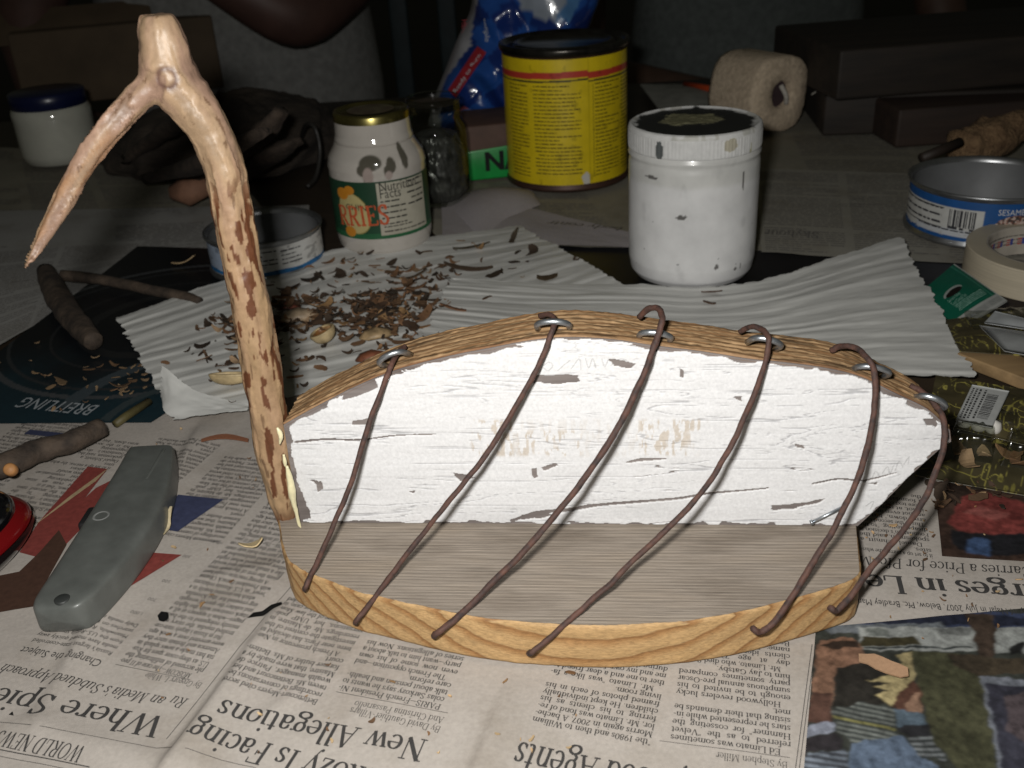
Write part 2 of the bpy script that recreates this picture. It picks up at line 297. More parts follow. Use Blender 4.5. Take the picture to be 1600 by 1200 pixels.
def glyph(ch, T=.085, t=.032, seg=8, font='serif'):
    k = (ch, T, t, seg, font)
    if k in _gc: return _gc[k]
    if font == 'sans':
        if 'cu' not in _gc:
            cu = bpy.data.curves.new('lettering', 'FONT'); cu.resolution_u = 2; ob = bpy.data.objects.new('lettering', cu); COL.objects.link(ob); _gc['cu'] = (cu, ob)
        cu, ob = _gc['cu']
        def get(s):
            cu.body = s; dg = bpy.context.evaluated_depsgraph_get(); dg.update(); m = bpy.data.meshes.new_from_object(ob.evaluated_get(dg), depsgraph=dg)
            v = np.array([q.co[:2] for q in m.vertices]).reshape(-1, 2); f = [list(p.vertices) for p in m.polygons]; bpy.data.meshes.remove(m); return v, f
        if ch == ' ': _gc[k] = (.3, []); return _gc[k]
        w = get('I'+ch+'I')[0][:, 0].max()-get('II')[0][:, 0].max(); v, f = get(ch)
        _gc[k] = (w, [(v, f)]); return _gc[k]
    adv, ops = GL.get(ch, GL['o']); out = []
    def strip(P, w):
        P = np.array(P, float); T_ = np.gradient(P, axis=0); T_ /= np.linalg.norm(T_, axis=1)[:, None]+1e-9; n = np.stack([-T_[:, 1], T_[:, 0]], 1)
        if w is None: w = t+(T-t)*np.abs(T_[:, 1])**1.3
        w = np.broadcast_to(np.asarray(w, float), (len(P),))[:, None]/2
        v = np.vstack([P+n*w, P-n*w]); m = len(P); out.append((v, [[i, i+m, i+m+1, i+1] for i in range(m-1)]))
    for o in ops:
        if o[0] == 'A':
            _, cx, cy, rx, ry, a0, a1 = o; a = np.radians(np.linspace(a0, a1, max(4, int(seg*2*abs(a1-a0)/360)+1)))
            strip(np.stack([cx+rx*np.cos(a), cy+ry*np.sin(a)], 1), t+(T-t)*np.abs(np.cos(a))**1.3)
        elif o[0] == 'V': strip([(o[1], o[2]), (o[1], o[3])], T)
        elif o[0] == 'H': strip([(o[1], o[3]), (o[2], o[3])], t)
        elif o[0] == 'L': strip([(o[1], o[2]), (o[3], o[4])], t*1.1 if o[5] == 0 else T*o[5])
        elif o[0] == 'F': strip([(o[1]-o[3]/2, o[2]), (o[1]+o[3]/2, o[2])], t)
        elif o[0] == 'D':
            a = np.linspace(0, 2*math.pi, 9)[:-1]; out.append((np.stack([o[1]+o[3]*np.cos(a), o[2]+o[3]*np.sin(a)], 1), [list(range(8))]))
        elif o[0] == 'P': strip(catmull(o[1], max(2, seg//3)), None)
    _gc[k] = (adv, out); return _gc[k]
class Ink:
    """flat marks in (u, v, layer) that are laid on a surface by a mapping"""
    def __init__(s): s.V = []; s.F = []; s.M = []; s.n = 0; s.k = 0
    def add(s, v, faces, m=0):
        s.k = (s.k+1) % 37; v = np.asarray(v, float); s.V.append(np.hstack([v, np.full((len(v), 1), s.k*2.2e-6+m*9e-5)])); s.F += [[i+s.n for i in f] for f in faces]; s.M += [m]*len(faces); s.n += len(v)
    def quad(s, u0, v0, u1, v1, m=0, step=.006):
        n = max(1, int(abs(u1-u0)/step)); k = max(1, int(abs(v1-v0)/step)); U, Vv = np.meshgrid(np.linspace(u0, u1, n+1), np.linspace(v0, v1, k+1)); s.add(np.stack([U.ravel(), Vv.ravel()], 1), gridF(k+1, n+1).tolist(), m)
    def line(s, a, b, w, m=0, step=.006):
        a = np.array(a, float); b = np.array(b, float); d = b-a; l = np.hypot(*d); n = max(1, int(l/step)); q = np.array([-d[1], d[0]])/l*w/2
        t = np.linspace(0, 1, n+1)[:, None]; s.add(np.vstack([a+d*t+q, a+d*t-q]), [[i, i+n+1, i+n+2, i+1] for i in range(n)], m)
    def poly(s, pts, m=0): s.add(np.array(pts), [list(range(len(pts)))], m)
    def width(s, txt, size, sx=1, font='serif', T=.085, t=.032, seg=8): return sum(glyph(c, T, t, seg, font)[0] for c in txt)*size*sx
    def text(s, txt, u, v, size, sx=1., italic=0., font='serif', T=.085, t=.032, seg=8, end=None, m=1, ang=0., justify=None):
        if end is not None: sx = (end-u)/s.width(txt, size, 1, font, T, t, seg)
        gap = 0
        if justify:
            w = s.width(txt, size, sx, font, T, t, seg); ns = txt.count(' ')
            if ns and w > justify*.75: gap = (justify-w)/ns
        ca, sa = math.cos(ang), math.sin(ang); x = 0.
        for c in txt:
            adv, st = glyph(c, T, t, seg, font)
            for vv, ff in st:
                p = np.stack([x+(vv[:, 0]+italic*vv[:, 1])*size*sx, vv[:, 1]*size], 1)
                s.add(np.stack([u+p[:, 0]*ca-p[:, 1]*sa, v+p[:, 0]*sa+p[:, 1]*ca], 1), ff, m)
            x += adv*size*sx+(gap if c == ' ' else 0)
    def greek(s, u0, u1, v0, v1, pitch, h, m=0, seed=1, lastgap=.2):
        r = random.Random(seed); v = v1
        while v > v0:
            u = u0+(r.random()*pitch if r.random() < .15 else 0); e = u1-(r.random()*(u1-u0)*.6 if r.random() < lastgap else 0)
            while u < e:
                w = min(h*(1.2+r.random()*5), e-u); hh = h*(.7+.3*r.random()); s.quad(u, v, u+w, v+hh, m, 1); u += w+h*.7
            v -= pitch
    def build(s, name, mats, parent, fn, smooth_=False):
        if not s.V: return None
        P = np.vstack(s.V); nm = len(mats)-1 if isinstance(mats, (list, tuple)) else 0; return me(name, fn(P[:, 0], P[:, 1], P[:, 2]), s.F, mats, parent, fm=np.minimum(s.M, nm), smooth_=smooth_)
def wrap(c, r, a0=0.):
    def fn(u, v, l):
        a = a0+u/r; R = r+.00015+l; return np.stack([c[0]+R*np.sin(a), c[1]-R*np.cos(a), c[2]+v], -1)
    return fn

# ------------------------------------------------------------------ the setting: table top and the dark floor behind it
TAB_Y = at(480, 152)[1]
Mtab = mat('worn_table_wood', (.05, .035, .022), .5, scale=14, stretch=(1, 8, 1))
v, f = rbox(3.2, TAB_Y+.8, .03, .004); struct(me('table_top', v+np.array([.1, (TAB_Y-.8)/2, -.037]), f, Mtab))
Mfl = mat('dark_concrete', (.035, .03, .026), .8, scale=5)
v, f = rbox(14, 14, .1, .01); struct(me('floor', v+np.array([0, 5, -.86]), f, Mfl))

def mat_paper(name, c, blot=.22, rough=.75):
    m, N, L, b = new_mat(name); c = np.array(c)
    v1 = objco(N, L); f1 = noise(N, L, v1, 22, 5); f2 = noise(N, L, objco(N, L, (1, 1, 1)), 700, 3)
    mx = N.new('ShaderNodeMix'); mx.data_type = 'RGBA'; mx.blend_type = 'MULTIPLY'; mx.inputs[0].default_value = 1
    L.new(ramp(N, L, f1, [(.28, c*(1-blot)*np.array([1, .97, .92])), (.5, c), (.75, c*1.03)]), mx.inputs[6])
    L.new(ramp(N, L, f2, [(.3, (.86, .86, .86)), (.7, (1, 1, 1))]), mx.inputs[7]); L.new(mx.outputs[2], b.inputs['Base Color'])
    b.inputs['Roughness'].default_value = rough; b.inputs['Specular IOR Level'].default_value = .25; bump(N, L, b, noise(N, L, v1, 240), .25, .0006); return m
Mnews = mat_paper('newsprint', (.415, .379, .343), .24); Mink = mat_flat('printing_ink', (.045, .043, .042)); Mgrey = mat_flat('worn_grey_ink', (.17, .16, .15))
Mred = mat_flat('red_ink', (.20, .042, .035)); Mblue = mat_flat('navy_ink', (.04, .047, .095)); Mtan = mat_flat('tan_ink', (.36, .27, .16)); Mbrn = mat_flat('dark_brown_ink', (.06, .03, .02)); Mhole = mat_flat('dark_gap', (.004, .004, .004))
PM = [Mnews, Mink, Mgrey, Mred, Mblue, Mtan, Mbrn, Mhole]

# the page frame: u runs along the lines of print, v up the page
O = np.array([-.0211, .232]); a_ = math.radians(162.3); EX = np.array([math.cos(a_), math.sin(a_)]); EY = np.array([-EX[1], EX[0]])
def pg(px, py): d = at(px, py)[:2]-O; return np.array([d @ EX, d @ EY])
def seg_d(x, y, a, b):
    a = np.array(a[:2]); b = np.array(b[:2]); d = b-a; l = np.hypot(*d); d = d/l; t = np.clip((x-a[0])*d[0]+(y-a[1])*d[1], 0, l)
    s = (x-a[0])*d[1]-(y-a[1])*d[0]; dist = np.hypot(x-a[0]-d[0]*t, y-a[1]-d[1]*t); return dist*np.sign(s), t/l
CREASES = [(at(452, 930), at(240, 1230), .0042, .0026, .012), (at(330, 640), at(60, 1120), .0022, .0035, .010), (at(800, 1046), at(725, 1240), .0020, .0015, .012), (at(560, 1010), at(395, 1130), .0014, .003, .004),
           (at(0, 1120), at(380, 1230), .0014, .006, .006), (at(440, 880), at(300, 905), .001, .004, .005), (at(470, 1000), at(240, 1020), .0007, .004, .004)]
def news_z(x, y):
    z = -.0006+.0016*(fbm(x*14, y*14, 3, 3)-.5)+.0007*(fbm(x*45, y*45, 9, 2)-.5)
    for a, b, amp, s1, s2 in CREASES:
        d, t = seg_d(x, y, a, b); z = z+amp*np.where(d > 0, np.exp(-(d/s1)**2), np.exp(-(d/s2)**2))*smooth(0, .15, t)*(1-.6*smooth(.8, 1, t))
    bx, by = .02, .315; keep = 1-np.exp(-(np.abs((x-bx)/.125)**4+np.abs((y-by)/.062)**4)*.8)
    return -.0006+(z+.0006)*np.clip(keep, 0, 1)
U0, U1, V0, V1 = -.33, .44, -.24, .12; st = .0016
uu, vv = np.meshgrid(np.arange(U0, U1, st), np.arange(V0, V1, st)); X = O[0]+uu*EX[0]+vv*EY[0]; Y = O[1]+uu*EX[1]+vv*EY[1]
gV = np.stack([X.ravel(), Y.ravel(), news_z(X, Y).ravel()], 1); gF = gridF(*uu.shape)
root = thing('newspaper', 'open newspaper spread printed with world news columns lying upside down under the wire sculpture', 'newspaper', (0, .3, 0))
me('paper_sheet', gV, gF[:, ::-1], Mnews, root)
def page(u, v, l):
    x = O[0]+u*EX[0]+v*EY[0]; y = O[1]+u*EX[1]+v*EY[1]; return np.stack([x, y, news_z(x, y)+.00014+l], -1)
K = Ink()
def ptext(txt, p0, p1, size, **k):
    a = pg(*p0); b = pg(*p1); d = b-a; K.text(txt, a[0], a[1], size, ang=math.atan2(d[1], d[0]), sx=np.hypot(*d)/K.width(txt, size, 1, k.get('font', 'serif'), k.get('T', .085), k.get('t', .032), k.get('seg', 8)), **k)
def pline(p0, p1, w=.00022, m=1): K.line(pg(*p0), pg(*p1), w, m)
def ppoly(pts, m):
    K.poly([pg(*p) for p in pts], m)
HT = dict(T=.1, t=.036, seg=14)
ptext('New Allegations', (671, 1155), (351, 1099), .0137, **HT)
ptext('Sarkozy Is Facing', (640, 1213), (309, 1134), .0137, **HT)
ptext('Where Spies Go', (264, 1121), (-95, 1056), .0142, **HT)
ptext("an Media's Subdued Approach Contrasts", (262, 1089), (-70, 1021), .0072, italic=.22, T=.085, t=.035)
ptext('Ru', (296, 1091), (273, 1086), .0072, italic=.22, T=.085, t=.035)
ptext('WORLD NEWS', (138, 1171), (2, 1141), .0088, **HT)
ptext('Hollywood Agents', (1160, 1226), (812, 1160), .0178, italic=.08, **HT)
ptext('Charges in Leak', (1700, 919), (1292, 893), .0158, T=.125, t=.045, seg=14)
ptext('to Carries a Price for Pfc. Manning', (1640, 888), (1270, 864), .0100, italic=.22, T=.085, t=.035)
ptext('city of Najaf in July 2007. Below, Pfc. Bradley Manning', (1612, 953), (1318, 933), .0052, font='sans')
pline((-20, 1124), (400, 1199)); pline((-20, 1166), (140, 1199), .0004); pline((-20, 1176), (110, 1203))
pline((260, 1155), (360, 1028), .00025); pline((360, 1028), (455, 915), .00025); pline((1249, 1200), (1274, 1006)); pline((1243, 1200), (1269, 1006))
pline((700, 1113), (525, 1080)); pline((297, 1061), (180, 1037)); pline((1234, 1183), (1031, 1156))
ptext('By David Gauthier-Villars', (690, 1134), (549, 1104), .0043, T=.075); ptext('And Christina Passariello', (695, 1120), (556, 1094), .0043, T=.075)
ptext('By Gregory L. White', (317, 1066), (230, 1050), .0043, T=.075); ptext('By Stephen Miller', (1231, 1190), (1119, 1174), .0043, T=.075)
BT = dict(T=.105, t=.05, seg=6)
def column(p0, p1, lines, pitch=.00345, size=.0038, limit=None):
    a = pg(*p0); b = pg(*p1); d = b-a; ang = math.atan2(d[1], d[0]); w = np.hypot(*d); nx, ny = math.sin(ang), -math.cos(ang)
    for i, ln in enumerate(lines):
        last = ln.endswith('|'); ln = ln.rstrip('|'); ind = .0032 if ln.startswith('>') else 0; ln = ln.lstrip('>')
        sx = .92; wd = K.width(ln, size, sx, **BT); sx = min(sx, sx*(w-ind)/wd)
        K.text(ln, a[0]+nx*pitch*i+math.cos(ang)*ind, a[1]+ny*pitch*i+math.sin(ang)*ind, size, sx=sx, ang=ang, justify=None if last else w-ind, **BT)
Lp = ["Bettencourt-Meyers cited secret", "recordings of conversations be-", "tween Ms. Bettencourt and her", "wealth manager, Patrice de", "Maistre, that were made by a", "former butler of Ms. Betten-", "court.|", ">A French prosecutor in Nan-", "terre, near Paris, has decided to", "investigate the content of the", "recordings. Mr. de Maistre, in", "versations, her UMP poli-", "tical employee of the law Mon-", "day. The contents of her case, in", "tax fraud inquiry was decided"]
Ls = ["PARIS_French President Ni-", "colas Sarkozy says he wants to", "talk about pension and health-", "care reform.|", ">The French opposition_and", "even now some of his own", "party_want him to talk about a", "series of allegations. Now his"]
Lm = [">MOSCOW_The case of 11 peo-", "ple accused of infiltrating the", "U.S. as deep cover spies for Rus-", "sia has made a news splash in", "America and Britain since they", "were arrested over a week ago.|", ">But in Russia's largely state-con-", "trolled media, the story was", "mostly relegated to the back", "pages_when it appears at all, a", "stark contrast with the lights", "and solidary the spice of wrongdo", "ing created for the Kremlin.|", ">which has invested heavily in a", "\"reset\" in U.S.-Russia relations", "with President Barack Obama.|", ">A strong reaction could have", "given the rest of the made seen", "like a small scandal and would", "either portrayed what right", "as a trick and unfounded as", "nothing just one bold side state", "who have said the story was on"]
Ll = ["\"the 1980s and then to William", "Morris again in 2007. A bache-", "lor, Mr. Limato was fond of re-", "ferring to his clients as his", "children. He kept individually", "framed photos of each in his", "living room.|", ">Mr. Limato \"was like a fa-", "ther to me and a dear friend to", "me and my own family,\" said D.", "during the long career the man", "who stood with them in his own"]
Le = [">Ed Limato was sometimes", "referred to as the \"Velvet", "Hammer\" for cosseting the", "stars he represented while in-", "sisting that their demands be", "met.|", ">Hollywood revelers lucky", "enough to be invited to his", "sumptuous annual pre-Oscar", "party sometimes compared", "him to Jay Gatsby.|", ">Mr. Limato, who died Satur-", "day at age 73, boasted", "clients identifiable by one", "name: Brando, Bacall and", "Banderas, Bergman and", "Downey.|"]
Ld = ["it to set up a mirror, the whis-", "sites.|", ">Daniel Schmitt, a", "spokesman, said the", "Foundation's decision is", "disappointing. \"to the", "\"This is the second time,", "arms down,\" but it is", "are not even an issue", "if not, at reinforcing", "more text communicat-", "a foundation would", "the applications"]
column((498, 1093), (351, 1063), Lp); column((690, 1100), (531, 1069), Ls); column((312, 1054), (190, 1027), Lm+Lm+Lm)
column((1018, 1155), (833, 1120), Ll); column((1236, 1172), (1048, 1146), Le); column((1457, 866), (1345, 855), Ld, .0036, .0039)
# the columns further up the left page and the ones beyond the chart
def colu(u0, v0, n, lines, w=.037, size=.0037):
    for i in range(n):
        ln = lines[i % len(lines)].strip('>|'); sx = .92; wd = K.width(ln, size, sx, **BT); K.text(ln, u0, v0-i*.00345, size, sx=min(sx, sx*w/wd), justify=w, **BT)
p = pg(161, 1031)
for k, (du, top, n) in enumerate([(.0, .0, 0), (.044, -.062, 24), (.088, -.020, 34), (.132, -.02, 40)]): 
    if n: colu(p[0]+du-.004, p[1]-.012+top, n, (Lm, Lp, Ld)[k % 3])
colu(p[0]-.005, p[1]-.078, 20, Lp)
ptext('Changing the Subject', (162, 1032), (37, 1009), .0054, font='sans')
for i, tx in enumerate(["Russia's largest state-controlled", "media have moved quickly away", "from the U.S.-Russia spy case.", "Meanwhile, Russian", "searches on the top", "Daily media reports"]): 
    q = pg(171, 1021); K.text(tx, q[0]-.001, q[1]-.0033*i-.0012, .0031, .92, font='sans')
for tx, pp in (('1,000', (226, 956)), ('700', (246, 934)), ('500', (268, 906)), ('300', (300, 868)), ('Media reports', (350, 846))): q = pg(*pp); K.text(tx, q[0], q[1], .0027, font='sans', m=2)
ppoly([(279, 776), (350, 781), (277, 831), (258, 829), (230, 826), (262, 800)], 4); ppoly([(200, 865), (284, 867), (201, 921), (205, 899), (191, 897)], 3)
ppoly([(137, 729), (168, 733), (60, 870), (30, 862), (60, 815)], 3); ppoly([(168, 733), (150, 752), (85, 798), (52, 822), (110, 775)], 5); ppoly([(60, 862), (96, 810), (150, 762), (190, 742), (150, 800), (100, 852), (72, 880)], 3)
ppoly([(-30, 962), (-30, 905), (30, 893), (62, 862), (92, 828), (104, 850), (74, 905), (64, 945), (20, 952)], 6)
K.quad(*pg(110, 686), *(pg(110, 686)+np.array([.030, -.0048])), 4)
ppoly([(246, 962), (252, 955), (263, 957), (264, 966), (256, 972), (249, 970)], 7)
ppoly([(386, 967), (396, 958), (410, 956), (424, 946), (440, 943), (442, 948), (428, 955), (412, 964), (398, 965)], 7)
ppoly([(14, 1118), (20, 1113), (22, 1120)], 7); ppoly([(458, 900), (475, 905), (466, 910)], 7)
K.build('printed_text', PM, root, page)

# colour photographs printed on the page
def print_photo(name, quad, res, base, items, fn, dim=.62):
    us = np.array([pg(*q) for q in quad]); n, k = res
    a, b = np.meshgrid(np.linspace(0, 1, n), np.linspace(0, 1, k)); q = [us[i][None, None] for i in range(4)]; a3 = a[..., None]; b3 = b[..., None]
    UV = (q[0]*(1-a3)+q[1]*a3)*(1-b3)+(q[3]*(1-a3)+q[2]*a3)*b3; x = O[0]+UV[..., 0]*EX[0]+UV[..., 1]*EY[0]; y = O[1]+UV[..., 0]*EX[1]+UV[..., 1]*EY[1]
    col = np.ones(x.shape+(3,))*np.array(base); w = .0032*(fbm(x*260, y*260, 5, 5)-.5); w2 = .0032*(fbm(x*260, y*260, 25, 5)-.5)
    for poly, c in items:
        pts = [at(*pp)[:2] for pp in poly]; m = in_poly(x+w, y+w2, pts)
        if callable(c): col[m] = c(x, y)[m]
        else: col[m] = c
    for _ in range(7): col[1:-1, 1:-1] = (col[1:-1, 1:-1]*2+col[2:, 1:-1]+col[:-2, 1:-1]+col[1:-1, 2:]+col[1:-1, :-2])/6
    g_ = col.mean(-1, keepdims=True); col = g_+(col-g_)*.82; col *= dim*(.35+1.3*fbm(x*420, y*420, 8, 5))[..., None]*(.6+.8*fbm(x*70+y*40, y*60, 18, 4))[..., None]
    V = page(UV[..., 0].ravel(), UV[..., 1].ravel(), .00006); return me(name, V, gridF(k, n), mat_attr(name+'_print', .75, 500, .1, spec=.2), root, col=col.reshape(-1, 3))
def stripes(c1, c2, per, ang, c3=None):
    def f(x, y):
        d = x*math.cos(ang)+y*math.sin(ang)+.0016*(fbm(x*90, y*90, 2)-.5); t = (np.mod(d/per, 1) < .5)[..., None]
        r = np.where(t, np.array(c1), np.array(c2))
        if c3 is not None: r = np.where((np.mod(d/(per*6), 1) < .09)[..., None], np.array(c3), r)
        return r
    return f
print_photo('press_photo', [(1255, 1215), (1275, 980), (1640, 946), (1680, 1215)], (420, 300), (.05, .055, .045), [
    ([(1275, 960), (1360, 940), (1640, 960), (1640, 990), (1290, 980)], (.05, .07, .15)),
    ([(1340, 963), (1500, 958), (1640, 968), (1640, 980), (1500, 975), (1345, 972)], (.02, .025, .05)),
    ([(1280, 975), (1470, 972), (1480, 978), (1300, 992)], (.16, .18, .2)),
    ([(1340, 978), (1640, 980), (1640, 1020), (1345, 1014)], (.36, .38, .36)), ([(1353, 980), (1385, 981), (1390, 993), (1360, 992)], (.2, .22, .2)),
    ([(1460, 980), (1520, 980), (1515, 992), (1470, 990)], (.2, .21, .2)), ([(1345, 994), (1430, 994), (1440, 1008), (1345, 1008)], (.06, .05, .02)), ([(1345, 1009), (1520, 1009), (1520, 1012), (1345, 1012)], (.04, .05, .05)),
    ([(1580, 1008), (1600, 1003), (1600, 1020), (1580, 1024)], (.02, .02, .02)),
    ([(1262, 1105), (1280, 1000), (1330, 994), (1350, 1010), (1345, 1035), (1306, 1042), (1298, 1105)], (.30, .15, .085)), ([(1280, 1010), (1300, 1000), (1340, 1000), (1345, 1012), (1305, 1012)], (.05, .03, .02)),
    ([(1262, 1105), (1268, 1080), (1298, 1085), (1296, 1130), (1260, 1130)], (.13, .06, .04)),
    ([(1306, 1042), (1345, 1035), (1395, 1040), (1400, 1090), (1360, 1105), (1300, 1105)], (.028, .025, .02)),
    ([(1400, 1022), (1425, 1018), (1431, 1065), (1400, 1090), (1392, 1103), (1372, 1085), (1395, 1080), (1366, 1072), (1395, 1068), (1352, 1062), (1392, 1056), (1385, 1045), (1410, 1036)], (.50, .40, .17)),
    ([(1431, 1062), (1400, 1085), (1393, 1103), (1440, 1115), (1445, 1080)], (.12, .05, .03)), ([(1436, 1078), (1412, 1098), (1420, 1110), (1443, 1112)], (.36, .2, .12)),
    ([(1424, 1016), (1500, 1020), (1530, 1035), (1560, 1200), (1500, 1200), (1456, 1150), (1440, 1080)], (.085, .085, .04)),
    ([(1504, 955), (1554, 962), (1553, 1030), (1530, 1034), (1524, 990)], (.07, .045, .03)), ([(1480, 1020), (1560, 1028), (1600, 1028), (1600, 1050), (1532, 1056), (1490, 1040)], (.075, .055, .032)),
    ([(1532, 1055), (1640, 1064), (1640, 1215), (1566, 1215)], (.22, .24, .29)), ([(1542, 1067), (1640, 1076), (1640, 1215), (1570, 1215)], (.05, .05, .075)), ([(1570, 1085), (1605, 1080), (1605, 1160), (1575, 1140)], (.12, .09, .1)),
    ([(1258, 1138), (1298, 1125), (1308, 1140), (1256, 1154)], (.30, .33, .42)), ([(1254, 1156), (1308, 1142), (1320, 1165), (1253, 1180)], (.035, .03, .035)), ([(1252, 1182), (1322, 1166), (1330, 1215), (1250, 1215)], stripes((.2, .24, .3), (.07, .08, .1), .0026, 1.3)),
    ([(1295, 1112), (1350, 1096), (1395, 1105), (1405, 1150), (1330, 1160), (1310, 1140)], stripes((.2, .22, .2), (.06, .07, .065), .0022, 1.2, (.3, .28, .08))),
    ([(1330, 1160), (1405, 1148), (1470, 1200), (1470, 1215), (1325, 1215)], (.13, .19, .29)), ([(1395, 1105), (1445, 1112), (1450, 1130), (1405, 1135)], (.1, .15, .2)), ([(1403, 1135), (1451, 1128), (1455, 1148), (1415, 1150)], (.03, .03, .035)),
    ([(1415, 1150), (1456, 1148), (1480, 1185), (1440, 1180)], stripes((.22, .24, .25), (.06, .07, .07), .0022, 1.45)),
], page)
print_photo('colour_photo', [(1472, 868), (1460, 752), (1650, 742), (1680, 882)], (200, 140), (.085, .045, .03), [
    ([(1480, 815), (1505, 775), (1540, 768), (1590, 780), (1630, 800), (1640, 835), (1560, 834), (1500, 828)], (.33, .05, .04)),
    ([(1500, 800), (1530, 790), (1580, 800), (1560, 812)], (.42, .10, .08)), ([(1488, 828), (1560, 834), (1640, 832), (1640, 860), (1560, 868), (1500, 860), (1484, 845)], (.02, .02, .025)),
    ([(1510, 842), (1530, 837), (1546, 845), (1548, 866), (1510, 864)], (.06, .13, .3)), ([(1460, 760), (1500, 752), (1520, 770), (1480, 790)], (.05, .03, .02)),
], page)

# ------------------------------------------------------------------ other sheets of paper on the table
def flat_sheet(name, label, pix, m, z, cat='newspaper', step=.006, wav=.0015, seed=1, print_=None, lift=None, jag=0., parent_ink=None):
    """a loose sheet whose outline follows pix; grid clipped to the outline"""
    P = [at(*p)[:2] for p in pix]; P = np.array(P); lo = P.min(0)-step; hi = P.max(0)+step
    x, y = np.meshgrid(np.arange(lo[0], hi[0], step), np.arange(lo[1], hi[1], step)); 
    return P, x, y
def sheet(name, label, pix, m, z, cat='newspaper sheet', seed=1, amp=.001, marks=None, mats=None, group=None):
    """quad sheet: pix = far left, far right, near right, near left"""
    q = [at(*p)[:2] for p in pix]; n = 90; a, b = np.meshgrid(np.linspace(0, 1, n), np.linspace(0, 1, n)); a3 = a[..., None]; b3 = b[..., None]
    XY = (q[0]*(1-a3)+q[1]*a3)*(1-b3)+(q[3]*(1-a3)+q[2]*a3)*b3
    wx = (fbm(a*6, b*6, seed+5)-.5)*.01; XY = XY+wx[..., None]*(np.minimum(np.minimum(a, 1-a), np.minimum(b, 1-b)) < .02)[..., None]*.4
    def zz(x, y): return z+amp*2*(fbm(x*9, y*9, seed, 3)-.5)+amp*.8*(fbm(x*30+y*20, y*8, seed+3, 2)-.5)
    V = np.concatenate([XY, zz(XY[..., 0], XY[..., 1])[..., None]], -1).reshape(-1, 3)
    c = V.mean(0)
    if marks is None: return tag(me(name, V, gridF(n, n), m), label, cat, group)
    root = thing(name, label, cat, (c[0], c[1], z), group); me('paper_sheet', V, gridF(n, n), m, root)
    k = Ink(); marks(k); L_ = np.hypot(*(q[2]-q[3])); 
    def fn(u, v, l):       # u,v in 0..1 of the quad
        a3 = u[..., None]; b3 = v[..., None]; xy = (q[0]*(1-a3)+q[1]*a3)*(1-b3)+(q[3]*(1-a3)+q[2]*a3)*b3; return np.concatenate([xy, (zz(xy[..., 0], xy[..., 1])+.0003+l)[..., None]], -1)
    k.build('printed_text', mats or [Mnews, Mgrey, Mink], root, fn); return root
Mblack = mat('black_glossy_print', (.012, .012, .014), .45, var=.4, scale=12, spec=.35, bmp=.1)
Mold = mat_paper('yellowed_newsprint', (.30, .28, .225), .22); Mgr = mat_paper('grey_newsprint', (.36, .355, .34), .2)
def cols(nc, rows, seed, inkm=1, head=None, flip=True):
    def f(k):
        w = 1/nc
        for c in range(nc):
            r = random.Random(seed+c); v = .04
            while v < .96:
                h = .1+r.random()*.35; v2 = min(v+h, .97)
                if r.random() < .82: k.greek(c*w+.012, (c+1)*w-.012, v, v2, 1/rows, .34/rows, inkm, seed+c*7+int(v*100))
                v = v2+.035
    return f
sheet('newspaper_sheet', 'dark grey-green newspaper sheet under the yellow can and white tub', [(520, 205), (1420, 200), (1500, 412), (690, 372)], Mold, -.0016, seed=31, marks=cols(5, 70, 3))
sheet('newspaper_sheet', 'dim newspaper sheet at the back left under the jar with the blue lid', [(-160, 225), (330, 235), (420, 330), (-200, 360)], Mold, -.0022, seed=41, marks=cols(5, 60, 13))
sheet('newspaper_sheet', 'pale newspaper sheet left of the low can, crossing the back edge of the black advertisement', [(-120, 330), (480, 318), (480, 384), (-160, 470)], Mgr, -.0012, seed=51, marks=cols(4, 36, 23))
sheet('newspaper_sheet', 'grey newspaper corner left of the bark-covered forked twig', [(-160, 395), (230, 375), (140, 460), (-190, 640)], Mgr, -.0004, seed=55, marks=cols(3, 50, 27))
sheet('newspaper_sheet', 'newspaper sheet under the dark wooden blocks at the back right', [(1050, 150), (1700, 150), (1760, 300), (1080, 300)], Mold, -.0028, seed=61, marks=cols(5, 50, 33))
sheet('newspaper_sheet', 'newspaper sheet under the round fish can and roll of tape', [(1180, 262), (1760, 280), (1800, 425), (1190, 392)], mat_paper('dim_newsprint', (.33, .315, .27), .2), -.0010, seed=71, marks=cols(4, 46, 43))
def ad(k):
    pass
sheet('magazine_page', 'plain black page showing between the white pleated sheets and the tub', [(560, 372), (1500, 398), (1520, 520), (560, 520)], Mblack, -.0014, 'magazine page', seed=81, amp=.0006)
# the dark advertisement at the left
q = [at(*p)[:2] for p in [(215, 386), (640, 398), (236, 662), (-150, 664)]]
def adfn(a, b): 
    a3 = np.asarray(a)[..., None]; b3 = np.asarray(b)[..., None]; return (q[0]*(1-a3)+q[1]*a3)*(1-b3)+(q[3]*(1-a3)+q[2]*a3)*b3
def adz(x, y): return .0006+.0012*(fbm(x*11, y*11, 91)-.5)
n = 200; a, b = np.meshgrid(np.linspace(0, 1, n), np.linspace(0, 1, n)); XY = adfn(a, b); x, y = XY[..., 0], XY[..., 1]
root = thing('magazine_page', 'dark teal and black watch advertisement page sprinkled with wood chips', 'magazine page', (*XY.mean((0, 1)), 0))
col = np.ones((n, n, 3))*np.array((.008, .009, .011)); t = smooth(.62, .95, b+.25*(fbm(a*5, b*5, 4)-.5)); col = col*(1-t[..., None])+np.array((.012, .03, .04))*t[..., None]
def arc_mark(cx, cy, r, w, c, lo=0, hi=7):
    p = at(cx, cy)[:2]; d = np.abs(np.hypot(x-p[0], (y-p[1]))-r); an = np.mod(np.arctan2(y-p[1], x-p[0]), 2*math.pi); m = (d < w) & (an > lo) & (an < hi); col[m] = c
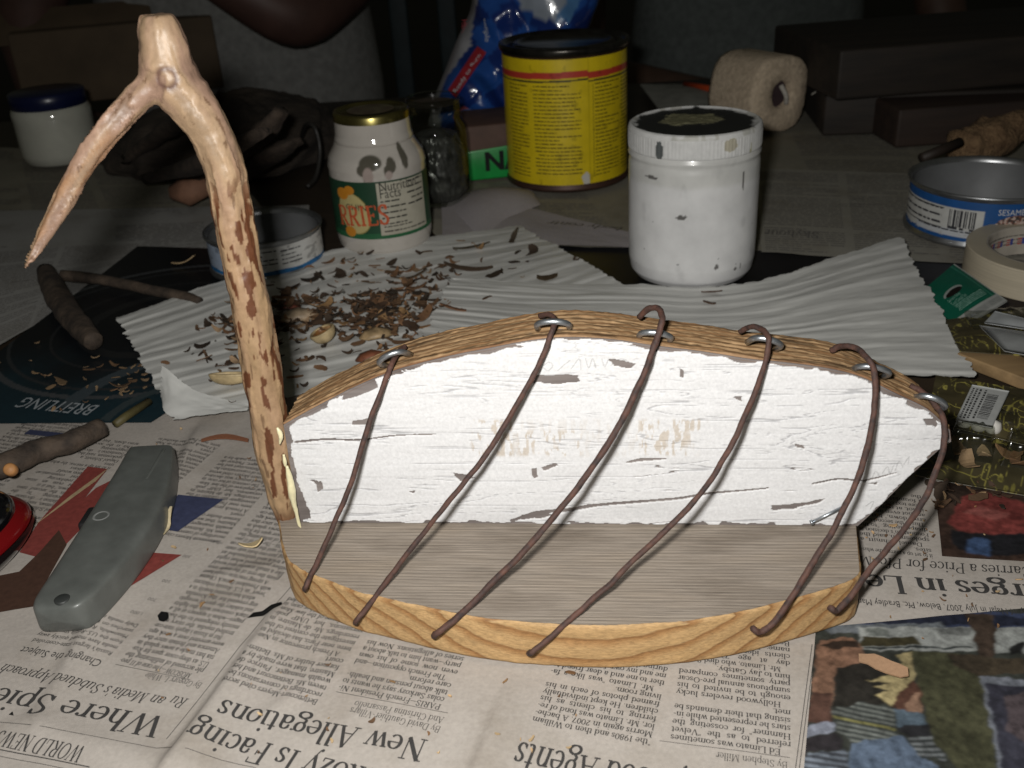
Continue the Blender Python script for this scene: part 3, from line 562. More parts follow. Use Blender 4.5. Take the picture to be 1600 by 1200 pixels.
for r_, w_, c_ in ((.105, .0022, (.06, .065, .07)), (.095, .0012, (.03, .033, .036)), (.07, .001, (.022, .023, .025)), (.05, .004, (.018, .019, .02))): arc_mark(255, 505, r_, w_, c_)
arc_mark(300, 640, .075, .005, (.05, .065, .075), .6, 3.0); arc_mark(300, 660, .05, .003, (.04, .055, .06), .6, 3.0)
V = np.concatenate([XY, adz(x, y)[..., None]], -1).reshape(-1, 3); me('paper_sheet', V, gridF(n, n), mat_attr('advertisement_print', .4, 300, .08), root, col=col.reshape(-1, 3))
k = Ink(); p0 = at(159, 637)[:2]; p1 = at(42, 624)[:2]; d = (p1-p0)/np.hypot(*(p1-p0)); nn = np.array([-d[1], d[0]]); k.text('BREITLING', 0, 0, .0168, end=np.hypot(*(p1-p0)), font='sans')
k.build('advertisement_lettering', mat_flat('pale_print', (.30, .33, .35)), root, lambda u, v, l: np.stack([p0[0]+d[0]*u+nn[0]*v, p0[1]+d[1]*u+nn[1]*v, adz(p0[0]+d[0]*u+nn[0]*v, p0[1]+d[1]*u+nn[1]*v)+.0006+l], -1))
# folded page edge under the tub
def ruled(top, bot, n, k, zf, z0=.001):
    T = catmull([at(*p)[:2] for p in top], 24); B = catmull([at(*p)[:2] for p in bot], 24)
    def res(P, n):
        s = np.r_[0, np.cumsum(np.hypot(*np.diff(P, axis=0).T))]; t = np.linspace(0, s[-1], n); return np.stack([np.interp(t, s, P[:, 0]), np.interp(t, s, P[:, 1])], 1)
    T = res(T, n); B = res(B, n); w = np.linspace(0, 1, k)[:, None, None]; XY = T[None]*(1-w)+B[None]*w
    a, b = np.meshgrid(np.linspace(0, 1, n), np.linspace(0, 1, k)); XY, z = zf(XY, a, b); return np.concatenate([XY, z[..., None]], -1).reshape(-1, 3), gridF(k, n)
Mlav = mat_paper('lilac_newsprint', (.40, .37, .38), .12)
def zf(XY, a, b): return XY, .0006+.0012*fbm(a*4, b*3, 5)+.004*np.exp(-((a-.1)/.1)**2)*(1-b)
v, f = ruled([(690, 318), (800, 322), (900, 345), (1010, 372)], [(692, 385), (800, 384), (920, 386), (1010, 389)], 80, 30, zf)
root = thing('newspaper_sheet', 'lilac-grey newspaper edge curling between the small glass jar and the white tub', 'newspaper sheet', (*v.mean(0)[:2], 0)); me('paper_sheet', v, f, Mlav, root)
def zf(XY, a, b): return XY, .0012+.020*np.sin(math.pi*np.clip(b, 0, 1))**1.0*np.sin(math.pi*a)**.7*.55
v, f = ruled([(688, 322), (740, 300), (830, 296)], [(752, 378), (790, 345), (845, 322)], 50, 30, zf); me('curled_edge', v, f, Mlav, root)
k = Ink(); p0 = at(975, 362)[:2]; p1 = at(860, 352)[:2]; d = (p1-p0)/np.hypot(*(p1-p0)); nn = np.array([-d[1], d[0]]); k.text('body contr', 0, 0, .012, end=np.hypot(*(p1-p0)), italic=.2)
k.build('printed_text', Mgrey, root, lambda u, v, l: np.stack([p0[0]+d[0]*u+nn[0]*v, p0[1]+d[1]*u+nn[1]*v, .0036+l+0*u], -1))
k = Ink(); p0 = at(1280, 366)[:2]; p1 = at(1195, 362)[:2]; d = (p1-p0)/np.hypot(*(p1-p0)); nn = np.array([-d[1], d[0]]); k.text('Skyhour', 0, 0, .019, end=np.hypot(*(p1-p0)))
SKY = (k, p0, d, nn)

# ------------------------------------------------------------------ white pleated packing paper
Mpleat = mat('white_pleated_paper', (.64, .64, .615), .6, scale=25, var=.05, bmp=.1)
def pleats(XY, a, b, per, amp, seed, base):
    w = b+.02*(fbm(a*5, b*4, seed)-.5); ph = w*per+2.2*(fbm(a*1.6, b*per*.35, seed+2)-.5); f = np.mod(ph, 1)
    rid = np.where(f < .68, f/.68, (1-f)/.32); rid = rid*rid*(3-2*rid)
    A_ = amp*(.15+1.25*fbm(a*3+3, b*11, seed+4)**1.5); return base+A_*rid+.0010*(fbm(a*9, b*20, seed+6, 3)-.5)
def rag(XY, a, b, seed, s=.0025):
    e = smooth(.03, 0, np.minimum(a, 1-a))*s; j = fbm(b*40, a*2, seed, 3)-.5; j2 = fbm(a*60, b*2, seed+1, 3)-.5
    e2 = smooth(.03, 0, np.minimum(b, 1-b))*s; return XY+np.stack([e*j*2.2, e2*j2*1.6], -1)
def zl(XY, a, b):
    z = pleats(XY, a, b, 12, .0009, 3, .0022)+.004*fbm(a*3, b*2, 7)+.002*smooth(.25, 0, b)*fbm(a*5, b*0, 9)+.002*smooth(.15, 0, a)*(1-b)
    return rag(XY, a, b, 12), z
v, f = ruled([(186, 512), (330, 456), (520, 404), (700, 377), (812, 360)], [(277, 668), (420, 640), (600, 600), (800, 545), (1000, 470)], 320, 240, zl)
root = thing('packing_paper', 'white pleated paper sheet covered in dark bark shavings left of the board', 'packing paper', (*v.mean(0)[:2], 0), 'white pleated sheets')
pleat_left = (v.copy(), 320, 240); me('pleated_sheet', v, f, Mpleat, root)
def zf2(XY, a, b): return rag(XY, a, b, 22, .001), .0045+.006*np.clip(a*2.2-.15, 0, 1)*0+.012*(1-b)*np.exp(-((a-.0)/.8)**2)*(1-a)+.0015*fbm(a*6, b*3, 4)
v, f = ruled([(262, 612), (312, 634), (392, 644)], [(254, 630), (274, 664), (390, 654)], 40, 26, zf2); me('folded_flap', v, f, Mpleat, root)
def zr(XY, a, b):
    z = pleats(XY, a, b, 11, .0009, 43, .0048)+.009*smooth(.5, 1, a)*(1-b)**1.5+.003*fbm(a*3, b*3, 47)
    return rag(XY, a, b, 42), z
v, f = ruled([(708, 450), (860, 456), (1000, 458), (1090, 463), (1200, 454), (1320, 424), (1404, 402)], [(640, 575), (860, 610), (1100, 614), (1350, 604), (1524, 606)], 320, 220, zr)
root = thing('packing_paper', 'clean white pleated paper sheet behind the board, reaching right under the green packet', 'packing paper', (*v.mean(0)[:2], 0), 'white pleated sheets')
me('pleated_sheet', v, f, Mpleat, root); pleat_right = (v.copy(), 320, 220)

# ------------------------------------------------------------------ the wire sculpture: base, upright board, neck, wires, staples
TB = .02
B0 = at(470, 817, TB); B1 = at(1340, 822, TB); LX = np.linalg.norm(B1-B0); ex = (B1-B0)/LX; nf = np.array([ex[1], -ex[0], 0.]); ez = np.array([0, 0, 1.])   # nf points to the viewer
def bs(px, py, back=0.): p = on_plane(px, py, B0-nf*back, nf)-B0; return np.array([p @ ex, p[2]])
def bw(s, z, n): return B0+np.multiply.outer(s, ex)+np.multiply.outer(z, ez)+np.multiply.outer(n, nf)
sc = thing('wire_sculpture', 'swan-like sculpture of white-painted board, curved base, peeled branch neck and six rusty wires', 'sculpture', (B0+ex*.11)*np.array([1, 1, 0]))
TH = .0245
arc_px = [(443, 664), (480, 643), (520, 622), (560, 602), (620, 578), (700, 557), (760, 545), (830, 532), (890, 527), (960, 531), (1020, 540), (1100, 550), (1170, 561), (1230, 567), (1300, 577), (1350, 591), (1400, 615), (1450, 640), (1484, 672)]
arc = catmull([bs(*p) for p in arc_px], 14)
right = np.array([bs(1486, 690), bs(1470, 700), bs(1420, 745), bs(1380, 786), (LX, 0)]); left = np.array([bs(452, 720), bs(470, 817)])
left[1][1] = 0
outline = np.vstack([left[::-1], arc, right])       # from bottom left up, over the arc, down to bottom right
def wood_mat(name, cols, cy, cz, spacing, rough=.65, wob=.002, fibre=(6, 160, 160), fb=.5, bmp=.4, aged=False):
    """board cut from a log whose pith runs along the board at (cy, cz): growth rings in solid 3D"""
    m, N, L, b = new_mat(name); t = N.new('ShaderNodeTexCoord'); rt = N.new('ShaderNodeVectorRotate'); rt.rotation_type = 'Z_AXIS'; rt.inputs['Angle'].default_value = -math.atan2(ex[1], ex[0])
    L.new(t.outputs['Object'], rt.inputs['Vector']); sx = N.new('ShaderNodeSeparateXYZ'); L.new(rt.outputs[0], sx.inputs[0])
    def mth(op, a, bb=None):
        n = N.new('ShaderNodeMath'); n.operation = op
        for i, q in enumerate((a, bb)):
            if q is None: continue
            if isinstance(q, (int, float)): n.inputs[i].default_value = q
            else: L.new(q, n.inputs[i])
        return n.outputs[0]
    mp = N.new('ShaderNodeMapping'); mp.inputs['Scale'].default_value = (7, 26, 26); L.new(rt.outputs[0], mp.inputs['Vector']); nz = noise(N, L, mp.outputs[0], 1., 3)
    y = mth('SUBTRACT', sx.outputs[1], cy); z = mth('SUBTRACT', sx.outputs[2], cz); r = mth('SQRT', mth('ADD', mth('MULTIPLY', y, y), mth('MULTIPLY', z, z)))
    r = mth('ADD', r, mth('MULTIPLY', mth('SUBTRACT', nz, .5), wob)); fr = mth('FRACT', mth('DIVIDE', r, spacing))
    c1 = ramp(N, L, fr, cols); mp2 = N.new('ShaderNodeMapping'); mp2.inputs['Scale'].default_value = fibre; L.new(rt.outputs[0], mp2.inputs['Vector']); fn_ = noise(N, L, mp2.outputs[0], 10., 5, .65)
    mx = N.new('ShaderNodeMix'); mx.data_type = 'RGBA'; mx.blend_type = 'MULTIPLY'; mx.inputs[0].default_value = 1
    if aged:      # weather stains and drying checks along the grain
        for sc_, st_ in (((9, 30, 30), [(.33, (.72, .70, .68)), (.5, (1, 1, 1)), (.72, (1.0, .97, .92))]), ((2.2, 260, 60), [(.27, (.5, .47, .44)), (.31, (1, 1, 1))])):
            mp3 = N.new('ShaderNodeMapping'); mp3.inputs['Scale'].default_value = sc_; L.new(rt.outputs[0], mp3.inputs['Vector']); m3 = N.new('ShaderNodeMix'); m3.data_type = 'RGBA'; m3.blend_type = 'MULTIPLY'; m3.inputs[0].default_value = 1
            L.new(c1, m3.inputs[6]); L.new(ramp(N, L, noise(N, L, mp3.outputs[0], 2., 4), st_), m3.inputs[7]); c1 = m3.outputs[2]
    L.new(c1, mx.inputs[6]); L.new(ramp(N, L, fn_, [(.3, (1-fb,)*3), (.62, (1, 1, 1))]), mx.inputs[7]); L.new(mx.outputs[2], b.inputs['Base Color'])
    b.inputs['Roughness'].default_value = rough; b.inputs['Specular IOR Level'].default_value = .3; bump(N, L, b, fn_, bmp, .0008); return m
# upright board core
Mback = mat('weathered_undercoat', (.19, .165, .155), .85, scale=60, stretch=(.3, 1, 3), c2=(.10, .083, .078), bmp=.5)
Medge = None
rim = outline; nS = len(rim); V = np.vstack([bw(rim[:, 0], rim[:, 1], np.zeros(nS)), bw(rim[:, 0], rim[:, 1], np.full(nS, -TH))])
ub = me('upright_board', V, [list(range(nS))[::-1], list(range(nS, 2*nS))]+[[i, (i+1) % nS, (i+1) % nS+nS, i+nS] for i in range(nS)], Mback, sc, smooth_=False)
# sawn top edge with the grain running along it: a fine strip standing just proud of the core
def resample(P, n):
    s = np.r_[0, np.cumsum(np.linalg.norm(np.diff(P, axis=0), axis=1))]; t = np.linspace(0, s[-1], n); return np.stack([np.interp(t, s, P[:, k]) for k in range(P.shape[1])], 1), t
top, tt = resample(np.vstack([arc, right[:3]]), 900); nk = 60; w = np.linspace(0, 1, nk)
Tn = np.gradient(top, axis=0); Tn /= np.linalg.norm(Tn, axis=1)[:, None]; Nn = np.stack([-Tn[:, 1], Tn[:, 0]], 1)
gt, gw = np.meshgrid(tt, w, indexing='ij'); hh = .0003+.0011*(fbm(gt*60, gw*22, 3, 4)-.4)+.0006*(fbm(gt*350, gw*30, 8, 2)-.5); hh = np.where((gw < .02) | (gw > .98), -.0008, hh)
s_ = top[:, None, 0]+Nn[:, None, 0]*hh; z_ = top[:, None, 1]+Nn[:, None, 1]*hh; nn_ = -gw*TH*1.01+.0002
V = B0+s_[..., None]*ex+z_[..., None]*ez+nn_[..., None]*nf
g = np.mod(gw*7.5+.25*np.sin(gt*30)+1.2*(fbm(gt*14, gw*2.5, 5, 3)-.5), 1); g = smooth(.15, .85, g)*(1-smooth(.85, 1, g)); fibre = fbm(gt*60, gw*60, 15, 3); pit = smooth(.66, .75, fbm(gt*45, gw*16, 25, 3))
c = np.array((.44, .285, .15))[None, None]*(1-g[..., None])+np.array((.20, .105, .045))*g[..., None]; c = c*(.55+.9*fibre[..., None]); c = c*(1-.6*pit[..., None])
le = smooth(.12, .0, gw)[..., None]; c = c*(1-le*.4)+np.array((.22, .10, .06))*le*.4
Mrim = mat_attr('sawn_brown_wood', .65, 500, .3); ob = me('sawn_edge', V.reshape(-1, 3), gridF(900, nk), Mrim, ub, col=c.reshape(-1, 3)); 
ob.parent = ub; ob.data.transform(Matrix.Translation(Vector(ub.location)-Vector(sc.location)))
# paint skin: flaked, cracked, 0.5 mm thick
st = .00032; sg = np.arange(-.006, LX+.052, st); zg = np.arange(-.001, arc[:, 1].max()+.002, st); sm, zm = np.meshgrid(sg, zg)
def poly_dist(P):      # signed distance-ish to outline (inside positive)
    d = np.full(sm.shape, 1.)
    for i in range(0, len(P)-1):
        a, b = P[i], P[i+1]; e = b-a; l = e @ e
        if l < 1e-12: continue
        t = np.clip(((sm-a[0])*e[0]+(zm-a[1])*e[1])/l, 0, 1); d = np.minimum(d, np.hypot(sm-a[0]-e[0]*t, zm-a[1]-e[1]*t))
    return d
ol, _ = resample(outline, 160); ins = in_poly(sm, zm, outline); D = np.where(ins, poly_dist(np.vstack([ol, ol[:1]])), -1)
edge_w = .0004+.0026*np.clip(fbm(sm*130, zm*330, 31, 3)-.40, 0, 1)*2
lf = np.exp(-((sm-np.interp(zm, [0, .045], [0, -.006]))/.006)**2); edge_w = edge_w+lf*.006*np.clip(vnoise(sm*30, zm*190, 4)-.35, 0, 1)*2
paint = D > edge_w
paint &= ~((zm < .0011) & (fbm(sm*70, zm*40, 6) > .64))
cn = fbm(sm*9+1.2*fbm(sm*7, zm*24, 2), zm*150, 21, 4); brk = fbm(sm*30, zm*60, 22, 3)
c2_ = fbm(sm*12, zm*230, 27, 4); c3_ = fbm(sm*20, zm*330, 28, 3); hair = np.maximum.reduce([smooth(.011, .003, np.abs(cn-.5))*smooth(.36, .5, brk), smooth(.010, .003, np.abs(cn-.42))*smooth(.60, .46, brk), smooth(.009, .002, np.abs(c2_-.5))*smooth(.44, .56, fbm(sm*20, zm*45, 38)), .6*smooth(.010, .002, np.abs(c3_-.48))*smooth(.5, .62, fbm(sm*26, zm*50, 39))])
paint &= ~((np.abs(cn-.5) < .0035) & (brk > .68))
wob = .0016*(fbm(sm*240, zm*500, 33, 3)-.5)
def peel(pts, grow=0.):
    P = np.array([bs(*p) for p in pts]); return in_poly(sm+wob, zm+wob, P)
def pcrack(pts, w):
    P = catmull([bs(*p) for p in pts], 6); W_ = np.interp(np.linspace(0, 1, len(P)), np.linspace(0, 1, len(w)), w); d = np.full(sm.shape, 9.)
    for i in range(len(P)-1):
        a, b = P[i], P[i+1]; e = b-a; t = np.clip(((sm-a[0])*e[0]+(zm-a[1])*e[1])/(e @ e), 0, 1); d = np.minimum(d, np.hypot(sm-a[0]-e[0]*t, (zm-a[1]-e[1]*t))/(W_[i]+1e-6))
    return d+.5*(fbm(sm*300, zm*700, 36)-.5) < 1
for P_ in ([(833, 597), (838, 586), (860, 588), (880, 586), (903, 586), (905, 597), (870, 600)], [(950, 560), (975, 563), (995, 567), (985, 576), (960, 570)], [(1062, 575), (1070, 578), (1068, 590), (1063, 588)],
           [(551, 662), (553, 656), (568, 655), (580, 652), (580, 662), (560, 663)], [(830, 733), (838, 731), (840, 745), (834, 748)], [(845, 730), (870, 722), (872, 727), (850, 735)], [(708, 738), (730, 741), (745, 744), (720, 752)],
           [(1203, 790), (1225, 787), (1260, 785), (1290, 778), (1280, 785), (1240, 794), (1208, 797)], [(814, 805), (845, 800), (868, 804), (845, 809), (815, 811)], [(492, 757), (500, 752), (506, 762), (498, 768)], [(1243, 692), (1256, 696), (1256, 701), (1244, 700)],
           [(484, 750), (490, 748), (502, 758), (497, 762)], [(1353, 755), (1372, 752), (1370, 757)], [(640, 766), (650, 765), (648, 770)], [(540, 597), (560, 590), (585, 590), (590, 606), (560, 618), (535, 625)],
            [(1145, 620), (1160, 618), (1158, 628)], [(1440, 655), (1460, 655), (1462, 668), (1445, 664)]): paint &= ~peel(P_)
paint &= ~pcrack([(800, 813), (840, 800), (880, 797), (930, 789), (1000, 783), (1060, 778), (1110, 770), (1160, 766), (1200, 762)], [.0007, .0009, .0008, .0006, .0006, .0004, .0003])
paint &= ~pcrack([(462, 690), (510, 686), (560, 687), (620, 680), (680, 678)], [.0005, .0004, .0003, .0002]); paint &= ~pcrack([(1270, 755), (1310, 748), (1350, 750), (1400, 738)], [.0004, .0004, .0004, .0002])
paint &= ~pcrack([(980, 722), (1000, 718), (1040, 716)], [.0004, .0008, .0003])
pf = paint.astype(float); H = np.where(paint, .00055-.00022*hair+.00020*(fbm(sm*55, zm*420, 44, 3)-.5)+.0005*(fbm(sm*12, zm*60, 47)-.5)+.00025*(cn-.5), -.00035)
col = np.ones(sm.shape+(3,))*np.array((.735, .735, .745)); 
col *= (1-.10*smooth(.5, .8, fbm(sm*14, zm*50, 51))[..., None])
col *= 1-.34*hair[..., None]*np.array((1, 1, .97)); col *= 1-.05*fbm(sm*500, zm*900, 52, 2)[..., None]
def box(pa, pb):
    a = bs(*pa); b = bs(*pb); return smooth(a[0]-.002, a[0]+.001, sm)*smooth(b[0]+.002, b[0]-.001, sm)*smooth(b[1]-.001, b[1]+.001, zm)*smooth(a[1]+.001, a[1]-.001, zm)
stn = box((735, 655), (1100, 712))*smooth(.5, .6, fbm(sm*850, zm*240, 61, 4))*smooth(.36, .55, fbm(sm*60, zm*110, 62))*np.clip(.25+box((735, 655), (800, 712))+box((810, 672), (905, 712))*.7+box((1000, 655), (1100, 710))*.8, 0, 1)
col = col*(1-.5*stn[..., None])+.5*stn[..., None]*np.array((.42, .31, .18))
def pencil(pts, w=.00022):
    global col
    m = pcrack(pts, [w, w]); col[m] = col[m]*.74
for q_ in ([(850, 570), (857, 565), (864, 570), (857, 578), (850, 574)], [(872, 578), (890, 562)], [(893, 575), (905, 560), (908, 576)], [(915, 560), (920, 574), (926, 560), (931, 574)], [(940, 560), (945, 572), (950, 562)], [(955, 570), (970, 560), (985, 566)],
           [(1362, 745), (1368, 735), (1374, 744)], [(1378, 738), (1386, 728), (1390, 738), (1396, 726)], [(1398, 734), (1404, 720), (1410, 728)], [(1412, 724), (1420, 712), (1418, 724)], [(1352, 790), (1364, 782), (1360, 794)]): pencil(q_)
kv = paint.copy(); kv[1:] |= paint[:-1]; kv[:-1] |= paint[1:]; kv2 = kv.copy(); kv2[:, 1:] |= kv[:, :-1]; kv2[:, :-1] |= kv[:, 1:]
idx = gridF(*sm.shape); pk = paint.ravel(); keep = pk[idx].any(1); F_ = idx[keep]; used = np.unique(F_); mp_ = -np.ones(sm.size, int); mp_[used] = np.arange(len(used))
V = bw(sm.ravel()[used], zm.ravel()[used], H.ravel()[used]); cc = np.where(paint[..., None], col, np.array((.30, .27, .25))).reshape(-1, 3)[used]
Mpaint = mat_attr('white_paint', .55, 900, .12, spec=.35); ps = me('flaked_paint', V, mp_[F_], Mpaint, ub, col=cc, smooth_=True); ps.data.transform(Matrix.Translation(Vector(ub.location)-Vector(sc.location)))

# base: outline in table space, grey weathered top, freshly sawn rim
front = [(436, 826), (440, 850), (448, 874), (462, 886), (480, 896), (520, 912), (560, 926), (610, 938), (655, 948), (700, 958), (760, 968), (850, 976), (950, 979), (1060, 973), (1130, 963), (1190, 950), (1230, 940), (1290, 923), (1330, 909), (1343, 900)]
fr3 = catmull([at(*p, TB) for p in front], 10)[:, :2]
back = np.array([(B1-nf*TH)[:2]+ex[:2]*.001, (B0-nf*TH)[:2]-ex[:2]*.006]); c1 = at(1346, 893, TB)[:2]
rimB = np.vstack([fr3, [c1], [B1[:2]], back, [at(434, 812, TB)[:2]]])
rb, tb_ = resample(np.vstack([rimB, rimB[:1]]), 1400); rb = rb[:-1]; n = len(rb); nz_ = 26
ctr = rb.mean(0); Tn = np.roll(rb, -1, 0)-np.roll(rb, 1, 0); Tn /= np.linalg.norm(Tn, axis=1)[:, None]; No = np.stack([Tn[:, 1], -Tn[:, 0]], 1)
if ((rb-ctr)*No).sum() < 0: No = -No
zr_ = np.linspace(0, 1, nz_); V = []
for k_, z in enumerate(zr_):
    rough_ = .0007*(fbm(np.arange(n)*.06, np.full(n, z*6), 3, 3)-.5); top_j = .0005*(fbm(np.arange(n)*.25, np.full(n, 1.), 13, 3)-.5)
    inset = .0016*max(0, (.06-z)/.06)**2+.0009*max(0, (z-.95)/.05)**2; off = rough_-inset+(.0016*(fbm(np.arange(n)*.045, np.full(n, 7.), 5, 4)-.5) if z > .8 else 0)*(z-.8)/.2
    p = rb+No*np.asarray(off)[:, None]; V.append(np.column_stack([p, np.full(n, .0002+z*(TB-.0002))+(top_j if k_ == nz_-1 else 0)]))
V = np.vstack(V); cy_ = None
base_l = np.array([B0[0]+ex[0]*.11, B0[1]+ex[1]*.11]); 
Mcut = wood_mat('sawn_pine_rim', [(0, (.48, .305, .14)), (.5, (.50, .32, .15)), (.80, (.37, .20, .08)), (.92, (.27, .135, .05)), (1, (.46, .305, .15))], .055, -.047, .0041, .6, .0012, (40, 140, 140), .36)
Mgrey2 = wood_mat('weathered_grey_top', [(0, (.33, .28, .23)), (.45, (.35, .30, .25)), (.72, (.245, .205, .165)), (1, (.33, .28, .23))], .055, -.047, .0015, .7, .0024, (4.5, 170, 110), .42, .6, True)
bb = me('base_board', V, gridF(nz_, n, True).tolist()+[list(range(n))[::-1]], Mcut, sc, smooth_=True)
topv = V[-n:].copy(); topi = np.column_stack([rb-No*.0007, np.full(n, TB+.00025)]); gx = me('grey_top_face', np.vstack([topi, topv+np.array([0, 0, -.0004])]), [list(range(n))]+[[i, i+n, (i+1) % n+n, (i+1) % n] for i in range(n)], Mgrey2, bb, smooth_=False); gx.data.transform(Matrix.Translation(Vector(bb.location)-Vector(sc.location)))

# branch neck
nk_px = [(449, 812, 34), (441, 765, 50), (428, 700, 57), (414, 610, 60), (397, 510, 60), (377, 405, 58), (362, 325, 60), (350, 262, 66), (330, 207, 68), (298, 160, 77), (268, 120, 90), (257, 78, 80), (250, 44, 66), (246, 22, 50)]
br_px = [(262, 118, 56), (222, 148, 44), (182, 188, 40), (145, 234, 37), (111, 292, 33), (82, 346, 27), (58, 389, 18), (44, 411, 9), (40, 419, 3)]
def limb(px, back0, back1):
    P = []; R = []
    for i, (x, y, w_) in enumerate(px):
        p = on_plane(x, y, B0-nf*(back0+(back1-back0)*i/(len(px)-1)), nf); P.append(p); R.append(w_/2*depth(p)/FPX)
    Q = catmull(np.column_stack([P, R]), 10); return Q[:, :3], Q[:, 3]
P1, R1 = limb(nk_px, .006, .006); P2, R2 = limb(br_px, .004, -.03)
parts = []
for P_, R_ in ((P1, R1), (P2, R2)): parts.append(tube(P_, np.maximum(R_, .0006), 28, True, .10, 5))
v, f = join(*parts)
def mods(o):
    r = o.modifiers.new('r', 'REMESH'); r.mode = 'VOXEL'; r.voxel_size = .0007
    s = o.modifiers.new('s', 'SMOOTH'); s.iterations = 10; s.factor = .5
v, f = evaluated('neck', v, f, [], mods); F_ = np.array(f)
allP = np.vstack([P1, P2]); allR = np.r_[R1, R2]; par = np.r_[np.linspace(0, 1, len(P1)), 2+np.linspace(0, 1, len(P2))]
near = np.empty(len(v), int)
for i in range(0, len(v), 20000):
    d = np.linalg.norm(v[i:i+20000, None]-allP[None], axis=2)-allR[None]*.5; near[i:i+20000] = d.argmin(1)
ax = v-allP[near]; ax /= np.linalg.norm(ax, axis=1)[:, None]+1e-9; ang = np.arctan2(ax @ ex, ax @ nf); hgt = np.r_[np.r_[0, np.cumsum(np.linalg.norm(np.diff(P1, axis=0), axis=1))], .3+np.r_[0, np.cumsum(np.linalg.norm(np.diff(P2, axis=0), axis=1))]][near]
Tg = np.vstack([np.gradient(P1, axis=0), np.gradient(P2, axis=0)]); Tg /= np.linalg.norm(Tg, axis=1)[:, None]; hgt = hgt+((v-allP[near])*Tg[near]).sum(1)
fac = np.round(ang/(math.pi/5)+1.6*vnoise(hgt*55, ang*1.2, 2)); cuts = vnoise(hgt*70+fac*3.7, fac*1.3, 3)
v2 = v+ax*(.0011*(cuts-.5)+.0007*(fbm(hgt*300, ang*3, 8)-.5)+.0006*(vnoise(hgt*30, ang*2.2, 12)-.5))[:, None]
pp = par[near]; low = np.where(pp <= 1, smooth(.60, .36, pp), 0)
bark = fbm(hgt*100, ang*3.0+.5*np.sin(hgt*110), 41, 2)+.20*(fbm(hgt*190, ang*3.5, 42, 3)-.5)+.10*(vnoise(hgt*95, ang*2.2, 48)-.5); dark = smooth(.60, .625, bark)*np.clip(low*1.8, 0, 1); dark = np.maximum(dark, smooth(.012, .0, hgt)*(hgt < .02)*.9)
pale = np.array((.36, .245, .15)); rosy = np.array((.30, .19, .135)); tn = smooth(.3, .7, fbm(hgt*38, ang*1.6, 43, 3))[:, None]; c = pale*(1-tn)+rosy*tn; c = c*(.66+.55*cuts[:, None])*(.85+.3*fbm(hgt*60, ang*14, 77, 3)[:, None])
orange = np.array((.38, .245, .125)); c = c*(1-.55*low[:, None])+orange*.55*low[:, None]
bro = np.where(pp >= 2, smooth(2.12, 2.3, pp), 0)[:, None]*.6*smooth(.35, .6, fbm(hgt*50, ang*1.5, 46, 3))[:, None]; c = c*(1-bro)+np.array((.33, .17, .075))*bro
c = c*(1-dark[:, None])+np.array((.115, .042, .018))*dark[:, None]; spots = smooth(.80, .84, fbm(hgt*150, ang*4, 47, 2))[:, None]; c = c*(1-.7*spots)+np.array((.10, .05, .025))*spots*.7
kp = on_plane(277, 114, B0-nf*.006, nf); kp = kp+nf*R1.max(); kd = np.linalg.norm(v-kp, axis=1); ring = np.exp(-((kd-.0050)/.0011)**2)*(ax @ nf > 0); 
jx = v2 @ ex-kp @ ex; jz = v2[:, 2]-kp[2]; kr = np.hypot(jx, jz*.95)+.0007*(fbm(hgt*300, ang*5, 71)-.5); face = (v-kp) @ nf > -.012; ring = np.exp(-((kr-.0030)/.0009)**2)*face; c = c*(1-.85*ring[:, None])+np.array((.10, .05, .04))*.85*ring[:, None]; v2 = v2-ax*(.00035*ring)[:, None]
neck = me('branch_neck', v2, F_, mat_attr('peeled_branch', .46, 500, .25, spec=.45), sc, col=c)
# glue between neck and board
gl = []
for seq in ([(437, 668, 4), (441, 676, 9), (443, 684, 7), (441, 694, 3)], [(447, 710, 4), (449, 722, 7), (450, 728, 4)], [(452, 728, 5), (456, 745, 11), (460, 765, 13), (463, 785, 11), (467, 800, 7), (471, 818, 6), (474, 824, 3)]):
    Q = catmull([np.r_[on_plane(x-4, y, B0+nf*.0035, nf), w_/2*.43/FPX*1.15] for x, y, w_ in seq], 6); gl.append(tube(Q[:, :3], Q[:, 3]*.72, 12, True, .3, 3))
v, f = join(*gl); me('glue_bead', v, f, mat('dried_cream_glue', (.72, .66, .42), .3, var=.08, scale=200, coat=.4), sc)

# six rusty wires
Mrust = mat('rusty_wire', (.085, .037, .025), .75, scale=260, c2=(.022, .014, .013), bmp=.5, bd=.0006, spec=.55); Mgal = mat('galvanised_steel', (.42, .45, .48), .38, .9, scale=300, bmp=.15)
WR = [([(633, 542), (622, 550), (612, 570), (604, 588), (585, 640), (565, 700), (546, 760), (522, 820), (500, 870), (484, 903), (477, 919)], 1.75),
      ([(844, 494), (858, 492), (866, 500), (863, 516), (851, 550), (826, 600), (791, 660), (756, 715), (716, 765), (680, 810), (640, 860), (600, 915), (570, 954), (556, 971)], 1.75),
      ([(1000, 494), (1016, 482), (1030, 484), (1034, 500), (1029, 522), (1020, 548), (1000, 600), (974, 652), (940, 710), (900, 765), (858, 817), (810, 870), (760, 920), (714, 966), (681, 991)], 2.0),
      ([(1156, 519), (1172, 511), (1190, 514), (1201, 528), (1197, 560), (1181, 610), (1155, 670), (1130, 720), (1101, 763), (1060, 810), (1010, 856), (960, 905), (900, 960), (858, 997), (829, 1019)], 1.75),
      ([(1298, 548), (1315, 541), (1338, 545), (1358, 562), (1368, 592), (1366, 640), (1355, 700), (1335, 760), (1305, 822), (1278, 865), (1245, 920), (1212, 968), (1190, 987), (1178, 983)], 1.9),
      ([(1422, 603), (1440, 612), (1460, 630), (1475, 660), (1474, 700), (1459, 745), (1438, 790), (1410, 830), (1380, 866), (1350, 902), (1326, 935), (1308, 953), (1298, 950)], 1.95)]
